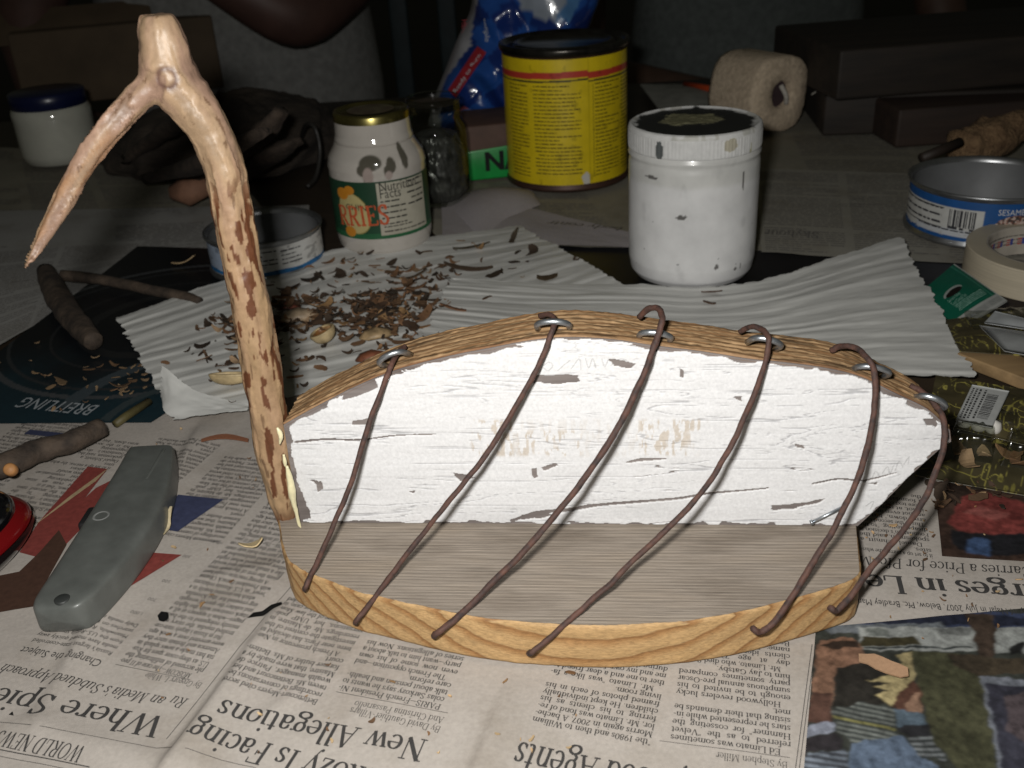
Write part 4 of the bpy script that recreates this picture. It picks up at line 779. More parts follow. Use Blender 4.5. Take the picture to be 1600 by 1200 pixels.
def rim_hit(px, py):      # the base rim seen at this pixel, half way up
    best = None
    for z in np.linspace(.002, TB-.001, 30):
        p = at(px, py, z); d = np.abs(np.hypot(*(rb-p[:2]).T)).min()
        if best is None or d < best[0]: best = (d, p)
    return best[1]
for px, rr in WR:
    a0 = on_plane(*px[0], B0-nf*.013, nf); kf = 3 if len(px) > 11 else 2
    fr_ = on_plane(*px[kf], B0+nf*.0022, nf); end = rim_hit(*px[-1])
    s = np.r_[0, np.cumsum([math.dist(px[i], px[i+1]) for i in range(len(px)-1)])]; d0, d1, d2 = depth(a0), depth(fr_), depth(end); Q = []
    for i, (x, y) in enumerate(px):
        if i <= kf: dd = d0+(d1-d0)*s[i]/s[kf]
        else:
            t = (s[i]-s[kf])/(s[-1]-s[kf]); dd = 1/((1-t)/d1+t/(d2-.0095))
        Q.append(at_depth(x, y, dd))
    Q.append(end); Q.append(end-nf*.006); Q = catmull(Q, 9); Q = Q+.0008*(np.stack([fbm(np.arange(len(Q))*.16, np.full(len(Q), i+px[0][0]), 3)-.5 for i in range(3)], 1))
    v, f = tube(Q, rr/1000*.58, 14, True, .24, px[0][0]); me('wire', v, f, Mrust, sc)
# staples holding the wires to the top edge
for (x, y, w_, slope) in ((613, 560, 36, .48), (864, 509, 40, .0), (1024, 526, 38, -.16), (1197, 536, 36, -.3), (1363, 580, 40, -.25), (1456, 628, 34, -.5)):
    c = on_plane(x, y, B0-nf*.0030, nf); hw = w_/2*.47/FPX; td = ex*math.cos(slope)+ez*math.sin(slope); nd = ez*math.cos(slope)-ex*math.sin(slope); nd = nd*.55+nf*.55
    a = np.linspace(0, math.pi, 15); P_ = c+np.multiply.outer(np.cos(a)*hw, td)+np.multiply.outer(np.sin(a)*hw*.95, nd); P_ = np.vstack([P_[0]-nd*.006-nf*.001, P_, P_[-1]-nd*.006-nf*.001]); v, f = tube(P_, .00115, 12, True, .05, x); me('staple', v, f, Mgal, sc)
p0 = on_plane(1267, 817, B0+nf*.003, nf); p1 = on_plane(1316, 793, B0+nf*.0016, nf); dv = (p1-p0)/np.linalg.norm(p1-p0); v, f = join(tube([p0, p1], .0007, 10), tube([p0-dv*.0002, p0+dv*.001], .0011, 12)); me('nail', v, f, Mgal, sc)

# ------------------------------------------------------------------ shavings, shells and crumbs
def pleat_z(x, y, which):
    V, n, k = which; d = (V[:, 0]-x)**2+(V[:, 1]-y)**2; return V[d.argmin(), 2]
def flake(c, ln, wd, az, curl, rnd, thick=.0004, n=7):
    t = np.linspace(-.5, .5, n); z = curl*ln*(t*2)**2+.0006; ww = wd*(1-(2*np.abs(t))**2.6*rnd.uniform(.3, .85))*(.8+.4*np.array([rnd.random() for _ in t])); sk = ln*.18*np.sin(t*3+rnd.random()*6)
    top = np.vstack([np.stack([t*ln, sk+ww/2, z+wd*.25*rnd.random()], 1), np.stack([t*ln, sk-ww/2, z+wd*.25*rnd.random()], 1)]); V = np.vstack([top, top-np.array([0, 0, thick])])
    F = [];
    for i in range(n-1): F += [[i, i+1, n+i+1, n+i], [2*n+i, 3*n+i, 3*n+i+1, 2*n+i+1], [i, 2*n+i, 2*n+i+1, i+1], [n+i, n+i+1, 3*n+i+1, 3*n+i]]
    F += [[0, n, 3*n, 2*n], [n-1, 3*n-1, 4*n-1, 2*n-1]]
    return rot(V, az, rnd.uniform(-.25, .25), rnd.uniform(-.4, .4))+np.array(c), F
def scatter(name, label, cat, pts_fn, n, sizes, palette, seed, zf, pile=0.):
    r = random.Random(seed); P = []; C_ = []
    for i in range(n):
        x, y, core = pts_fn(r); ln = r.uniform(*sizes)*(1 if r.random() < .8 else 1.8); v, f = flake((x, y, zf(x, y)+r.random()*pile*core), ln, ln*r.uniform(.16, .55), r.uniform(0, 6.3), r.uniform(-.1, .32), r)
        P.append((v, f)); c = np.array(r.choice(palette))*r.uniform(.7, 1.25); C_.append(np.tile(c, (len(v), 1)))
    v, f = join(*P); return tag(me(name, v, f, Mchip, col=np.vstack(C_), smooth_=False), label, cat, kind='stuff')
Mchip = mat_attr('bark_and_wood_chips', .8, 700, .4)
BARK = [(.05, .028, .016), (.075, .042, .022), (.03, .02, .013), (.11, .06, .03), (.17, .09, .045), (.045, .03, .02)]; CHIP = [(.42, .28, .15), (.5, .36, .2), (.34, .2, .09), (.24, .13, .06)]
dens = [((450, 560), (478, 492), 150), ((600, 500), (60, 38), 190), ((480, 500), (85, 38), 130), ((395, 520), (70, 22), 60), ((660, 450), (60, 40), 60), ((560, 425), (90, 25), 16), ((420, 570), (90, 50), 40), ((620, 560), (45, 18), 30), ((780, 420), (110, 40), 16), ((340, 560), (60, 50), 14)]
def pile_pt(r):
    tot = sum(d[2] for d in dens[1:]); k = r.uniform(0, tot)
    for (cx, cy), (sx, sy), w_ in dens[1:]:
        k -= w_
        if k <= 0: break
    px, py = r.gauss(cx, sx*.55), r.gauss(cy, sy*.55); p = at(px, max(378, py), .003); return p[0], p[1], 1. if w_ > 100 else .2
PX = pleat_left[0]
scatter('bark_shavings', 'heap of dark brown bark shavings and peelings spread over the left white pleated sheet', 'shavings', pile_pt, 760, (.0025, .0095), [tuple(1.35*q for q in c_) for c_ in BARK]*4+CHIP[2:]+[(.33, .22, .13)], 5, lambda x, y: pleat_z(x, y, pleat_left), .008)
def ad_pt(r):
    px, py = (r.gauss(110, 75), r.gauss(600, 28)) if r.random() < .6 else (r.uniform(150, 240), r.uniform(560, 620)); px = max(-10, min(228, px)); p = at(px, max(540, min(645, py))); return p[0], p[1], 0
scatter('wood_chips', 'pale wood chips sprinkled over the dark watch advertisement', 'wood chips', ad_pt, 46, (.002, .0065), [(.25, .17, .095), (.2, .13, .07), (.14, .08, .04)], 9, lambda x, y: .0014)
def news_pt(r):
    px, py = r.choice([(r.uniform(200, 430), r.uniform(660, 1100)), (r.uniform(380, 900), r.uniform(1040, 1190)), (r.uniform(1340, 1600), r.uniform(760, 1000)), (r.uniform(1350, 1480), r.uniform(770, 860))]); p = at(px, py); return p[0], p[1], 0
scatter('wood_crumbs', 'tiny wood crumbs scattered over the front newspaper', 'crumbs', news_pt, 80, (.0006, .0022), CHIP+CHIP+BARK[3:5], 19, lambda x, y: float(news_z(np.array(x), np.array(y)))+.0006)
def red_pt(r): p = at(r.uniform(1462, 1600), r.uniform(748, 800)); return p[0], p[1], 0
scatter('bark_crumbs', 'brown bark bits lying along the edge of the clear blister tray', 'crumbs', red_pt, 40, (.003, .008), BARK+CHIP[:2], 29, lambda x, y: .001)
def single(px, py, ln, wd, az, curl, c, label, name='bark_curl', cat='bark curl', zf=None, n=9, grp='loose bark curls'):
    r = random.Random(int(px*7+py)); p = at(px, py, .004); z = zf(p[0], p[1]) if zf else .001
    v, f = flake((p[0], p[1], z), ln, wd, az, curl, r, .0007, n); tag(me(name, v, f, Mchip, col=np.tile(np.array(c), (len(v), 1)), smooth_=False), label, cat, grp)
zl_ = lambda x, y: pleat_z(x, y, pleat_left)+.0006; zr2 = lambda x, y: pleat_z(x, y, pleat_right)+.0006
single(737, 392, .030, .0035, .25, .10, (.07, .055, .035), 'long thin dark bark curl lying nearest the far edge of the left pleated sheet', zf=zl_)
single(803, 376, .022, .0045, .9, .16, (.08, .06, .04), 'short upturned bark curl at the far right corner of the left pleated sheet', zf=zl_)
single(730, 428, .034, .005, .15, .20, (.07, .045, .028), 'twisted bark curl with a knobby end beside the right pleated sheet corner', zf=zl_)
single(640, 432, .026, .0035, .05, .08, (.09, .06, .035), 'straight narrow bark strip in the middle of the left pleated sheet', zf=zl_)
single(855, 438, .014, .006, -.1, .1, (.06, .04, .02), 'dark leaf-shaped bark flake near the pale tub', zf=zl_)
single(708, 491, .017, .0045, .0, .03, (.19, .09, .045), 'reddish-brown flat flake on the clean right pleated sheet', zf=zr2)
single(1112, 466, .014, .005, -.5, .05, (.10, .06, .04), 'brown bark curl on the right pleated sheet below the white tub', zf=zr2)
single(1108, 482, .008, .003, -.2, .05, (.10, .06, .04), 'tiny bark chip on the right pleated sheet, just nearer than the brown curl', zf=zr2)
single(258, 818, .015, .005, 1.0, .3, (.62, .52, .33), 'pale curled wood shaving lying across the navy printed patch', 'wood_shaving', 'wood shaving', lambda x, y: .0016, 9, 'pale wood shavings')
single(393, 848, .010, .006, .4, .22, (.66, .52, .3), 'pale triangular wood shaving left of the base corner', 'wood_shaving', 'wood shaving', lambda x, y: .0016, 7, 'pale wood shavings')
single(1382, 1035, .016, .006, -.3, .05, (.36, .22, .13), 'flat brown chip resting on the colour press photograph', 'wood_shaving', 'wood shaving', lambda x, y: .001, 7, 'pale wood shavings')
single(350, 683, .024, .003, .1, .02, (.2, .08, .04), 'thin rusty brown sliver below the folded paper flap', 'wood_shaving', 'wood shaving', lambda x, y: .001, 7, 'pale wood shavings')
single(288, 408, .020, .009, .1, .12, (.5, .36, .2), 'pale chip alone on the black page beside the low can', 'wood_shaving', 'wood shaving', lambda x, y: .002, 7, 'pale wood shavings')
def shell(px, py, L_, W_, az, label, tilt=0.):
    p = at(px, py, .005); z = pleat_z(p[0], p[1], pleat_left)+.001; c = np.array([p[0], p[1], z]); root = thing('nut_shell', label, 'nut shell', c, 'empty nut shells')
    def bowl(sc_, inner):
        u = np.linspace(0, 2*math.pi, 40, endpoint=False); t = np.linspace(.02, 1, 14)*math.pi/2; T_, U_ = np.meshgrid(t, u, indexing='ij')
        x = np.sin(T_)*np.cos(U_)*L_*sc_*(1+.12*np.cos(U_)); y = np.sin(T_)*np.sin(U_)*W_*sc_; zz = W_*.9-np.cos(T_)*W_*.9*sc_; return np.stack([x, y, zz], -1).reshape(-1, 3), gridF(14, 40, True)
    for sc_, nm, m in ((1, 'outer_shell', Mshell), (.86, 'inner_lining', Mlin)):
        v, f = bowl(sc_, sc_ < 1); v = rot(v, az, tilt, -.35)+c+np.array([0, 0, .001]); me(nm, v, f, m, root)
    u = np.linspace(0, 2*math.pi, 41); ring = np.stack([np.cos(u)*L_*.93*(1+.12*np.cos(u)), np.sin(u)*W_*.93, np.full(41, W_*.9)], 1); v, f = tube(rot(ring, az, tilt, -.35)+c+np.array([0, 0, .001]), L_*.075, 8, False, .3, 3); me('shell_rim', v, f, Mshell, root)
Mshell = mat('pale_nut_shell', (.52, .40, .22), .55, var=.2, scale=120); Mlin = mat('brown_shell_lining', (.26, .12, .035), .5, c2=(.09, .035, .012), scale=160)
shell(513, 536, .0115, .0080, 1.9, 'open nut shell with dark brown lining tipped towards the viewer among the shavings', .25)
shell(358, 604, .0125, .0065, -.1, 'shallow yellowish nut shell lying close beside the peeled branch neck', 0)
def bit(name, px, py, s, c, label, cat, flat=.45):
    p = at(px, py, .004); v, f = tube([(-s, 0, 0), (-s*.6, 0, s*.12), (0, s*.1, s*.2), (s*.6, 0, s*.12), (s, 0, 0)], [s*.08, s*.5, s*.62, s*.45, s*.08], 14, True, .3, int(px), flat); tag(me(name, rot(v, .2)+np.array([p[0], p[1], pleat_z(p[0], p[1], pleat_left)+s*.3]), f, mat(name+'_skin', c, .5, scale=150, var=.3)), label, cat)
bit('bark_piece', 452, 487, .008, (.19, .055, .03), 'reddish bark lump at the left end of the shavings heap', 'bark piece')
bit('bark_piece', 583, 568, .010, (.17, .06, .03), 'rust-red bark lump near the first staple from the branch neck', 'bark piece')
bit('wood_piece', 470, 505, .013, (.36, .27, .18), 'pale flattened wood piece in the shavings heap beside the neck', 'wood piece')
bit('wood_piece', 590, 532, .011, (.40, .28, .15), 'tan wood piece right of the tipped nut shell', 'wood piece')
bit('dried_seed', 703, 406, .0035, (.1, .05, .02), 'small dark round seed alone on the far left pleated sheet', 'seed')

# ------------------------------------------------------------------ grey utility knife
A0, A1 = at(79, 944, .017), at(234, 689, .017); kd_ = (A1-A0); kd_[2] = 0; KL = np.linalg.norm(kd_); kd_ /= KL; kn = np.array([-kd_[1], kd_[0], 0])
root = thing('utility_knife', 'plain grey metal utility knife handle with one screw lying on the newspaper', 'utility knife', (A0+kd_*KL/2)*np.array([1, 1, 0]))
stn_ = np.array([(0, .002, .009), (.004, .005, .0115), (.014, .0085, .0138), (.04, .0108, .0148), (.10, .0126, .0152), (.3, .0150, .0155), (.5, .0158, .0155), (.7, .0150, .0155), (.88, .0130, .0152), (.975, .0116, .0148), (.995, .0106, .0142), (1.0, .0090, .012)])
Q = catmull(stn_, 8); aa = np.linspace(0, 2*math.pi, 56, endpoint=False); e_ = .30; V = []
for t, w_, h_ in Q:
    cs, sn = np.cos(aa), np.sin(aa); x = np.sign(cs)*np.abs(cs)**e_*w_; z = (np.sign(sn)*np.abs(sn)**e_+1)/2*h_; bend = .006*(4*(t-.5)**2)-.006
    zb = .0075*max(0, 1-t/.03)**1.5; z = zb+z*(h_-zb)/h_
    V.append((A0*np.array([1, 1, 0])+kd_*KL*t)+np.multiply.outer(x+bend, kn)+np.multiply.outer(z+.0004, ez))
V = np.vstack(V); V = np.vstack([V, V[:56].mean(0)[None], V[-56:].mean(0)[None]]); nQ = len(Q)*56; F_ = [list(q_) for q_ in gridF(len(Q), 56, True)]+[[(i+1) % 56, i, nQ] for i in range(56)]+[[nQ-56+i, nQ-56+(i+1) % 56, nQ+1] for i in range(56)]
Mknife = mat('grey_enamel', (.105, .112, .105), .42, scale=90, var=.10, bmp=.12, coat=.15); me('handle', V, F_, Mknife, root)
def disc(c, r, h, m, nm, par, prof=None): v, f = lathe(prof or [(0, h), (r*.8, h), (r, h*.5), (r, -.001)], c, 28); return me(nm, v, f, m, par)
scp = at(158, 806, .0158); disc(scp, .0042, .0003, mat('highlit_screw_steel', (.40, .41, .40), .35, .5), 'screw', root, [(0, -.0004), (.0024, -.0003), (.0028, .0002), (.0034, .0003), (.0038, -.0001), (.0038, -.002)])  # screw steel lightened to paint in a whitish highlight
scp = at(97, 936, .0152); disc(scp, .0026, .0003, mat('dark_hole', (.03, .033, .032), .5), 'hanging_hole', root, [(0, .0004), (.0026, .0005), (.003, .0002), (.003, -.002)])
v, f = rbox(.0016, KL*.22, .0012, .0005); v = v @ np.array([kn, kd_, ez]); me('body_seam', v+(A0*np.array([1, 1, 0])+kd_*KL*.84-kn*.0085+ez*.0148), f, Mknife, root)
v, f = rbox(.006, .014, .006, .0015); me('blade_slider', v @ np.array([kn, kd_, ez])+(A0*np.array([1, 1, 0])+kd_*KL*.54+kn*.0105+ez*.007), f, mat('black_button', (.015, .015, .016), .5), root)

# red and black glossy thing at the left edge
c = at(-102, 905, 0); root = thing('plastic_casing', 'glossy black rounded casing with a metallic red band at the left edge', 'casing', c)
a, b = np.meshgrid(np.linspace(0, math.pi/2, 28), np.linspace(0, 2*math.pi, 60, endpoint=False), indexing='ij')
def pw(v, e): return np.sign(v)*np.abs(v)**e
def dome(k0, k1, s, z0, z1):
    t = np.linspace(k0, k1, 16); T_, U_ = np.meshgrid(t, np.linspace(0, 2*math.pi, 72, endpoint=False), indexing='ij'); return rot(np.stack([pw(np.cos(U_), .8)*.030*s(T_), pw(np.sin(U_), .8)*.048*s(T_), z0+(z1-z0)*(T_-k0)/(k1-k0)], -1).reshape(-1, 3), -.35)+c, gridF(16, 72, True)
Mbk = mat('gloss_black_plastic', (.004, .004, .005), .12, bmp=0, coat=.6, var=.01); Mrd = mat('metallic_red', (.22, .006, .008), .25, .35, bmp=0, coat=.8, var=.02)
v, f = dome(0, 1, lambda t: .86+.14*np.sin(t*math.pi/2), .001, .008); me('lower_shell', v, f, Mbk, root)
v, f = dome(0, 1, lambda t: 1.012+0*t, .008, .0105); me('dark_seam', v, f, Mbk, root)
v, f = dome(0, 1, lambda t: 1-.13*t**2, .0105, .0165); me('red_band', v, f, Mrd, root)
v, f = dome(0, 1, lambda t: .872*np.sqrt(np.maximum(0, 1-t**2.2)), .0163, .030); me('top_cover', v, f, Mbk, root)

# ------------------------------------------------------------------ twigs
def twig(name, label, segs, grp=None):
    parts = []
    for px, seed in segs:
        Q = catmull([np.r_[at(x, y, z), w_/2*depth(at(x, y, z))/FPX] for x, y, w_, z in px], 8); parts.append((tube(Q[:, :3], Q[:, 3]*.92, 18, True, .16, seed), Q))
    root = thing(name, label, 'stick', (*parts[0][1][len(parts[0][1])//2, :2], 0), grp)
    for i, ((v, f), Q) in enumerate(parts): me('stem' if i == 0 else 'side_branch', v, f, Mbark, root)
    return root, [p[1] for p in parts]
Mbark = mat('grey_brown_bark', (.085, .060, .042), .85, scale=90, c2=(.022, .016, .012), bmp=.8, bd=.0012)
twig('forked_twig', 'bark-covered forked twig lying across the black advertisement page', [([(72, 425, 30, .012), (84, 452, 40, .012), (104, 484, 42, .010), (130, 516, 40, .009), (147, 534, 30, .009)], 3), ([(96, 430, 18, .012), (160, 437, 18, .008), (230, 452, 18, .007), (290, 464, 18, .006), (312, 470, 14, .006)], 8)], 'bark-covered sticks')
r_, q_ = twig('bark_stick', 'thick bark-covered stick with a cut orange end at the left edge behind the knife', [([(-60, 745, 46, .011), (15, 724, 42, .011), (60, 704, 40, .010), (110, 690, 38, .010), (158, 668, 34, .009)], 13)], 'bark-covered sticks')
cc_ = at(15, 733, .019); v, f = lathe([(0, .0012), (.0022, .001), (.003, 0), (.003, -.004)], (0, 0, 0), 16); me('pruned_knot', rot(v, .3, 0, .9)+cc_, f, mat('orange_heartwood', (.42, .20, .07), .6, scale=200), r_)
p0, p1 = at(180, 663, .003), at(233, 627, .003); v, f = tube([p0, p0*.7+p1*.3+ez*.0004, p1], [.0021, .0023, .0022], 12, True, .12, 4); tag(me('olive_twig', v, f, mat('olive_bark', (.085, .07, .025), .6, scale=160)), 'short straight olive twig by the corner of the dark advertisement', 'stick', 'bark-covered sticks')

# ------------------------------------------------------------------ tins, tubs and jars
Msteel = mat('dull_tin', (.36, .37, .38), .36, .9, scale=60, var=.15, bmp=.1); Mtin_in = mat('grey_can_lining', (.15, .155, .16), .55, .1, scale=30, var=.12)
def va(c): return -math.atan2(c[0], c[1])      # direction from which the room is looked at
def cyl_strip(c, r, z0, z1, fn, nm, m, par, a0=-math.pi, a1=math.pi, na=260, nz=90):
    f0 = va(c); a, z = np.meshgrid(np.linspace(a0, a1, na), np.linspace(z0, z1, nz)); R = r+0*a
    V = np.stack([c[0]+R*np.sin(a+f0), c[1]-R*np.cos(a+f0), c[2]+z], -1).reshape(-1, 3); return me(nm, V, gridF(nz, na), m, par, col=fn(a, z).reshape(-1, 3))
def radius(px_w, c, z): return px_w/2*depth(np.array([c[0], c[1], z]))/FPX
def tall(c, py): return z_for(c, py)

# white tub with stained lid
c = at(1079, 424); c[2] = .0008; ht = tall(c, 189); rl = radius(208, c, ht); rb_ = radius(199, c, ht*.5); lh = ht*.145
root = thing('white_tub', 'white plastic tub with a dark paint-stained ribbed lid behind the board', 'tub', c)
v, f = lathe([(0, .002), (rb_*.80, .001), (rb_*.90, .002), (rb_*.965, .006), (rb_*.995, .014), (rb_, .03), (rb_, ht-lh-.010), (rb_*.985, ht-lh-.006), (rb_*1.01, ht-lh-.0035), (rb_*.99, ht-lh-.001), (rb_*.97, ht-lh+.002)], c, 96)
ang = np.arctan2(v[:, 0]-c[0], -(v[:, 1]-c[1]))
def dirt(a, z, s, th): return smooth(th, th+.05, fbm(a*7, z*170, s, 4))
nz = 160; na = 360; prof = np.array([(0, .002), (rb_*.80, .001), (rb_*.90, .002), (rb_*.965, .006), (rb_*.995, .014), (rb_, .03), (rb_, ht-lh-.010), (rb_*.985, ht-lh-.006), (rb_*1.01, ht-lh-.0035), (rb_*.99, ht-lh-.001), (rb_*.97, ht-lh+.002)])
def fine(prof, n):
    s = np.r_[0, np.cumsum(np.hypot(*np.diff(prof, axis=0).T))]; t = np.linspace(0, s[-1], n); return np.stack([np.interp(t, s, prof[:, 0]), np.interp(t, s, prof[:, 1])], 1)
pf_ = fine(prof, nz); v, f = lathe(pf_, c, na); a = np.arctan2(v[:, 0]-c[0], -(v[:, 1]-c[1])); z = v[:, 2]-c[2]
col = np.tile(np.array((.70, .70, .70)), (len(v), 1)); up = smooth(ht*.66, ht*.70, z+.004*(fbm(a*3, z*30, 3)-.5))[:, None]; col = col*(1-up)+np.array((.62, .62, .60))*up
sp = smooth(.915, .925, fbm(a*18, z*300, 5, 2)); st_ = smooth(.68, .8, fbm(a*3, z*45, 7, 4))*.12; col = col*(1-.75*sp[:, None])*(1-st_[:, None])
for aa_, zz_, ra, rz in ((.62, .70, .022, .006), (.55, .13, .03, .0012), (.66, .14, .012, .002), (-.35, .50, .08, .0015), (.2, .17, .03, .002), (-.85, .73, .12, .001)):
    m = ((a-aa_)/ra)**2+((z-zz_*ht)/rz)**2+1.6*(fbm(a*40, z*700, 9, 4)-.5) < 1; col[m] = (.14, .135, .13)
me('tub_body', v, f, mat_attr('white_tub_plastic', .3, 60, .03, coat=.25, spec=.5), root, col=col)
lp = fine(np.array([(rl*.97, ht-lh-.001), (rl*.995, ht-lh), (rl, ht-lh+.001), (rl, ht-.003), (rl*.985, ht-.0008), (rl*.95, ht), (rl*.93, ht-.0006), (rl*.90, ht-.0012), (0, ht-.001)]), 170); v, f = lathe(lp, c, 400); a = np.arctan2(v[:, 0]-c[0], -(v[:, 1]-c[1])); z = v[:, 2]-c[2]; R = np.hypot(v[:, 0]-c[0], v[:, 1]-c[1])
rib = .00011*np.sign(np.sin(a*110))*((z < ht-.004) & (R > rl*.99)); v[:, 0] += rib*np.sin(a); v[:, 1] -= rib*np.cos(a)
x, y = v[:, 0]-c[0], v[:, 1]-c[1]; col = np.tile(np.array((.66, .66, .65)), (len(v), 1)); nzs = fbm(x*130, y*130, 3, 4)
dk = smooth(.93, .86, R/rl+.22*(nzs-.5))*(z > ht-.004); col = col*(1-dk[:, None])+np.array((.022, .023, .022))*dk[:, None]
ol_ = smooth(.95, .6, ((x+.002)/.022)**2+((y-.006)/.017)**2+1.4*(fbm(x*150, y*200, 13, 3)-.5))*(z > ht-.004); col = col*(1-ol_[:, None])+np.array((.20, .19, .11))*ol_[:, None]; v[:, 2] += ol_*.0015*fbm(x*200, y*200, 6)
rm = smooth(.55, .62, fbm(a*4, z*50, 17))*(R > rl*.9)*(z > ht-.003); col = col*(1-.45*rm[:, None])+np.array((.28, .27, .2))*.45*rm[:, None]
for aa_, zz_, ra, rz, cc_ in ((-.72, .90, .07, .006, (.10, .11, .11)), (.35, .93, .12, .004, (.45, .42, .33)), (.75, .86, .012, .006, (.35, .34, .22))):
    m = (((a-aa_)/ra)**2+((z-zz_*ht)/rz)**2+1.2*(fbm(a*30, z*500, 19)-.5) < 1) & (R > rl*.98); col[m] = cc_
me('tub_lid', v, f, mat_attr('stained_lid', .55, 200, .15, spec=.4), root, col=col)

# yellow tin
c = at(887, 276); c[2] = .0008; ht = tall(c, 62); r = radius(190, c, ht*.45); rt = r*1.035
root = thing('yellow_can', 'big yellow can with a red stripe, small black print and a dark metal lid', 'can', c)
v, f = lathe([(0, .001), (r*.98, .0005), (r*1.02, .002), (r*1.02, .004), (r*.985, .006), (r*.985, ht-.006), (r*1.0, ht-.005)], c, 96); me('can_body', v, f, mat('dark_rusty_tin', (.07, .035, .025), .5, .4, scale=50), root)
v, f = lathe([(r*.98, ht-.007), (rt, ht-.005), (rt*1.01, ht-.002), (rt, ht), (rt*.96, ht+.0005), (rt*.93, ht-.003), (rt*.80, ht-.004), (rt*.77, ht-.001), (rt*.72, ht-.0005), (rt*.68, ht-.003), (0, ht-.0025)], c, 96); me('can_lid', v, f, mat('smeared_dark_lid', (.09, .085, .075), .28, .85, scale=40, c2=(.02, .018, .016), bmp=.3), root)
z0, z1 = .007, ht-.008; Hh = z1-z0; seam = .36
def yl(a, z):
    t = (z-z0)/Hh; col = np.ones(a.shape+(3,))*np.array((.70, .525, .012)); sh = np.where(a > seam, .018, 0.); s = t+sh-.008*np.sin(a*1.5)
    col[(s > .855) & (s < .905)] = (.50, .05, .03); col[(s > .828) & (s < .842)] = (.05, .05, .02)
    e = (np.abs(a-seam-.01) < .006); col[e] = col[e]*.75; tear = (a > seam-.16-.1*(t-.1)*6) & (a < seam) & (t < .105+.03*np.sin(a*30)) & (a > seam-.28+t*2.2); col[tear] = (.6, .58, .52)
    wear = smooth(.7, .76, fbm(a*9, z*150, 3, 4)); return col*(1-.25*wear[..., None])
cyl_strip(c, r, z0, z1, yl, 'paper_label', mat_attr('yellow_label_paper', .38, 80, .1, coat=.25, spec=.4), root, na=420, nz=200)
k = Ink(); 
for u0_, u1_, sd in ((-1.05, -.62, 3), (-.52, .24, 4), (.47, .98, 5), (1.05, 1.4, 6)): k.greek(u0_*r, u1_*r, z0+.06*Hh if sd != 4 else z0+.08*Hh, z0+.79*Hh, .0032, .0011, 0, sd, .35)
k.line((.44*r, z0+.05*Hh), (.44*r, z0+.8*Hh), .0004, 0)
k.build('label_print', mat_flat('black_label_ink', (.10, .08, .01)), root, wrap(c, r, va(c)))

# low fish cans
def fish_can(pxc, wpx, pytop, label, marks, colfn, grp):
    c = at(*pxc); c[2] = .0008; ht = tall(c, pytop); r = radius(wpx, c, ht); root = thing('fish_can', label, 'can', c, grp)
    v, f = lathe([(0, .002), (r*.9, .002), (r*.93, .0005), (r*.985, .001), (r*.99, .003), (r*.955, .005), (r*.955, ht-.004), (r*.985, ht-.0025), (r, ht-.0012), (r, ht), (r*.985, ht+.0004), (r*.965, ht-.0003), (r*.935, ht-.003), (r*.935, .004), (0, .0035)], c, 96); me('can_body', v, f, [Msteel], root)
    v, f = lathe([(0, .0045), (r*.90, .0045), (r*.925, .006), (r*.925, ht-.0035)], c, 80); me('can_lining', v, f, Mtin_in, root)
    z0, z1 = .0052, ht-.0042; cyl_strip(c, r*.958, z0, z1, lambda a, z: colfn(a, (z-z0)/(z1-z0)), 'paper_label', mat_attr('can_label_paper', .5, 120, .1, spec=.35), root, na=400, nz=90); k = Ink(); marks(k, r*.958, z0, z1); k.build('label_print', [mat_flat('black_can_ink', (.03, .03, .035)), mat_flat('white_can_ink', (.6, .6, .6))], root, wrap(c, r*.958, va(c))); return root, c, r, ht
def colL(a, t):
    col = np.ones(a.shape+(3,))*np.array((.60, .60, .58)); col[(t < .17+.02*np.sin(a*9))] = (.02, .14, .34); col[t < .03] = (.3, .3, .3); m = (a < -.55); col[m & (t > .17)] = (.32, .38, .48); g = smooth(.62, .7, fbm(a*8, t*6, 5, 3))[..., None]; return col*(1-g*.4)
def mkL(k, r, z0, z1): 
    H = z1-z0; k.greek(-.45*r, .15*r, z0+.28*H, z0+.85*H, .0031, .0011, 0, 3); k.greek(.22*r, .6*r, z0+.35*H, z0+.8*H, .0031, .001, 0, 5)
fish_can((421, 414), 184, 354, 'small open low can with a torn white label, empty and grey inside', mkL, colL, 'low open fish cans')
def colR(a, t):
    b = np.array((.012, .08, .26)); col = np.ones(a.shape+(3,))*b; w_ = np.array((.52, .52, .50)); pan = (t < .80) & (t > .12+.02*np.sin(a*13)) & (a > -1.5) & (a < .02); col[pan] = w_
    col[(t > .1) & (t < .28) & (a > -.95) & (a < .1)] = (.5, .52, .55); fish = ((a-.42)/.27)**2+((t-.42)/.30)**2 < 1; tx = fbm(a*40, t*22, 3, 3)
    fc = np.where(tx[..., None] > .55, np.array((.55, .45, .40)), np.where(tx[..., None] > .45, np.array((.3, .12, .08)), np.array((.06, .05, .05)))); col[fish] = fc[fish]
    sc_ = smooth(.7, .74, fbm(a*20, t*12, 9, 3))*(np.abs(t-.1) < .1); col = col*(1-sc_[..., None])+np.array((.45, .45, .45))*sc_[..., None]; return col
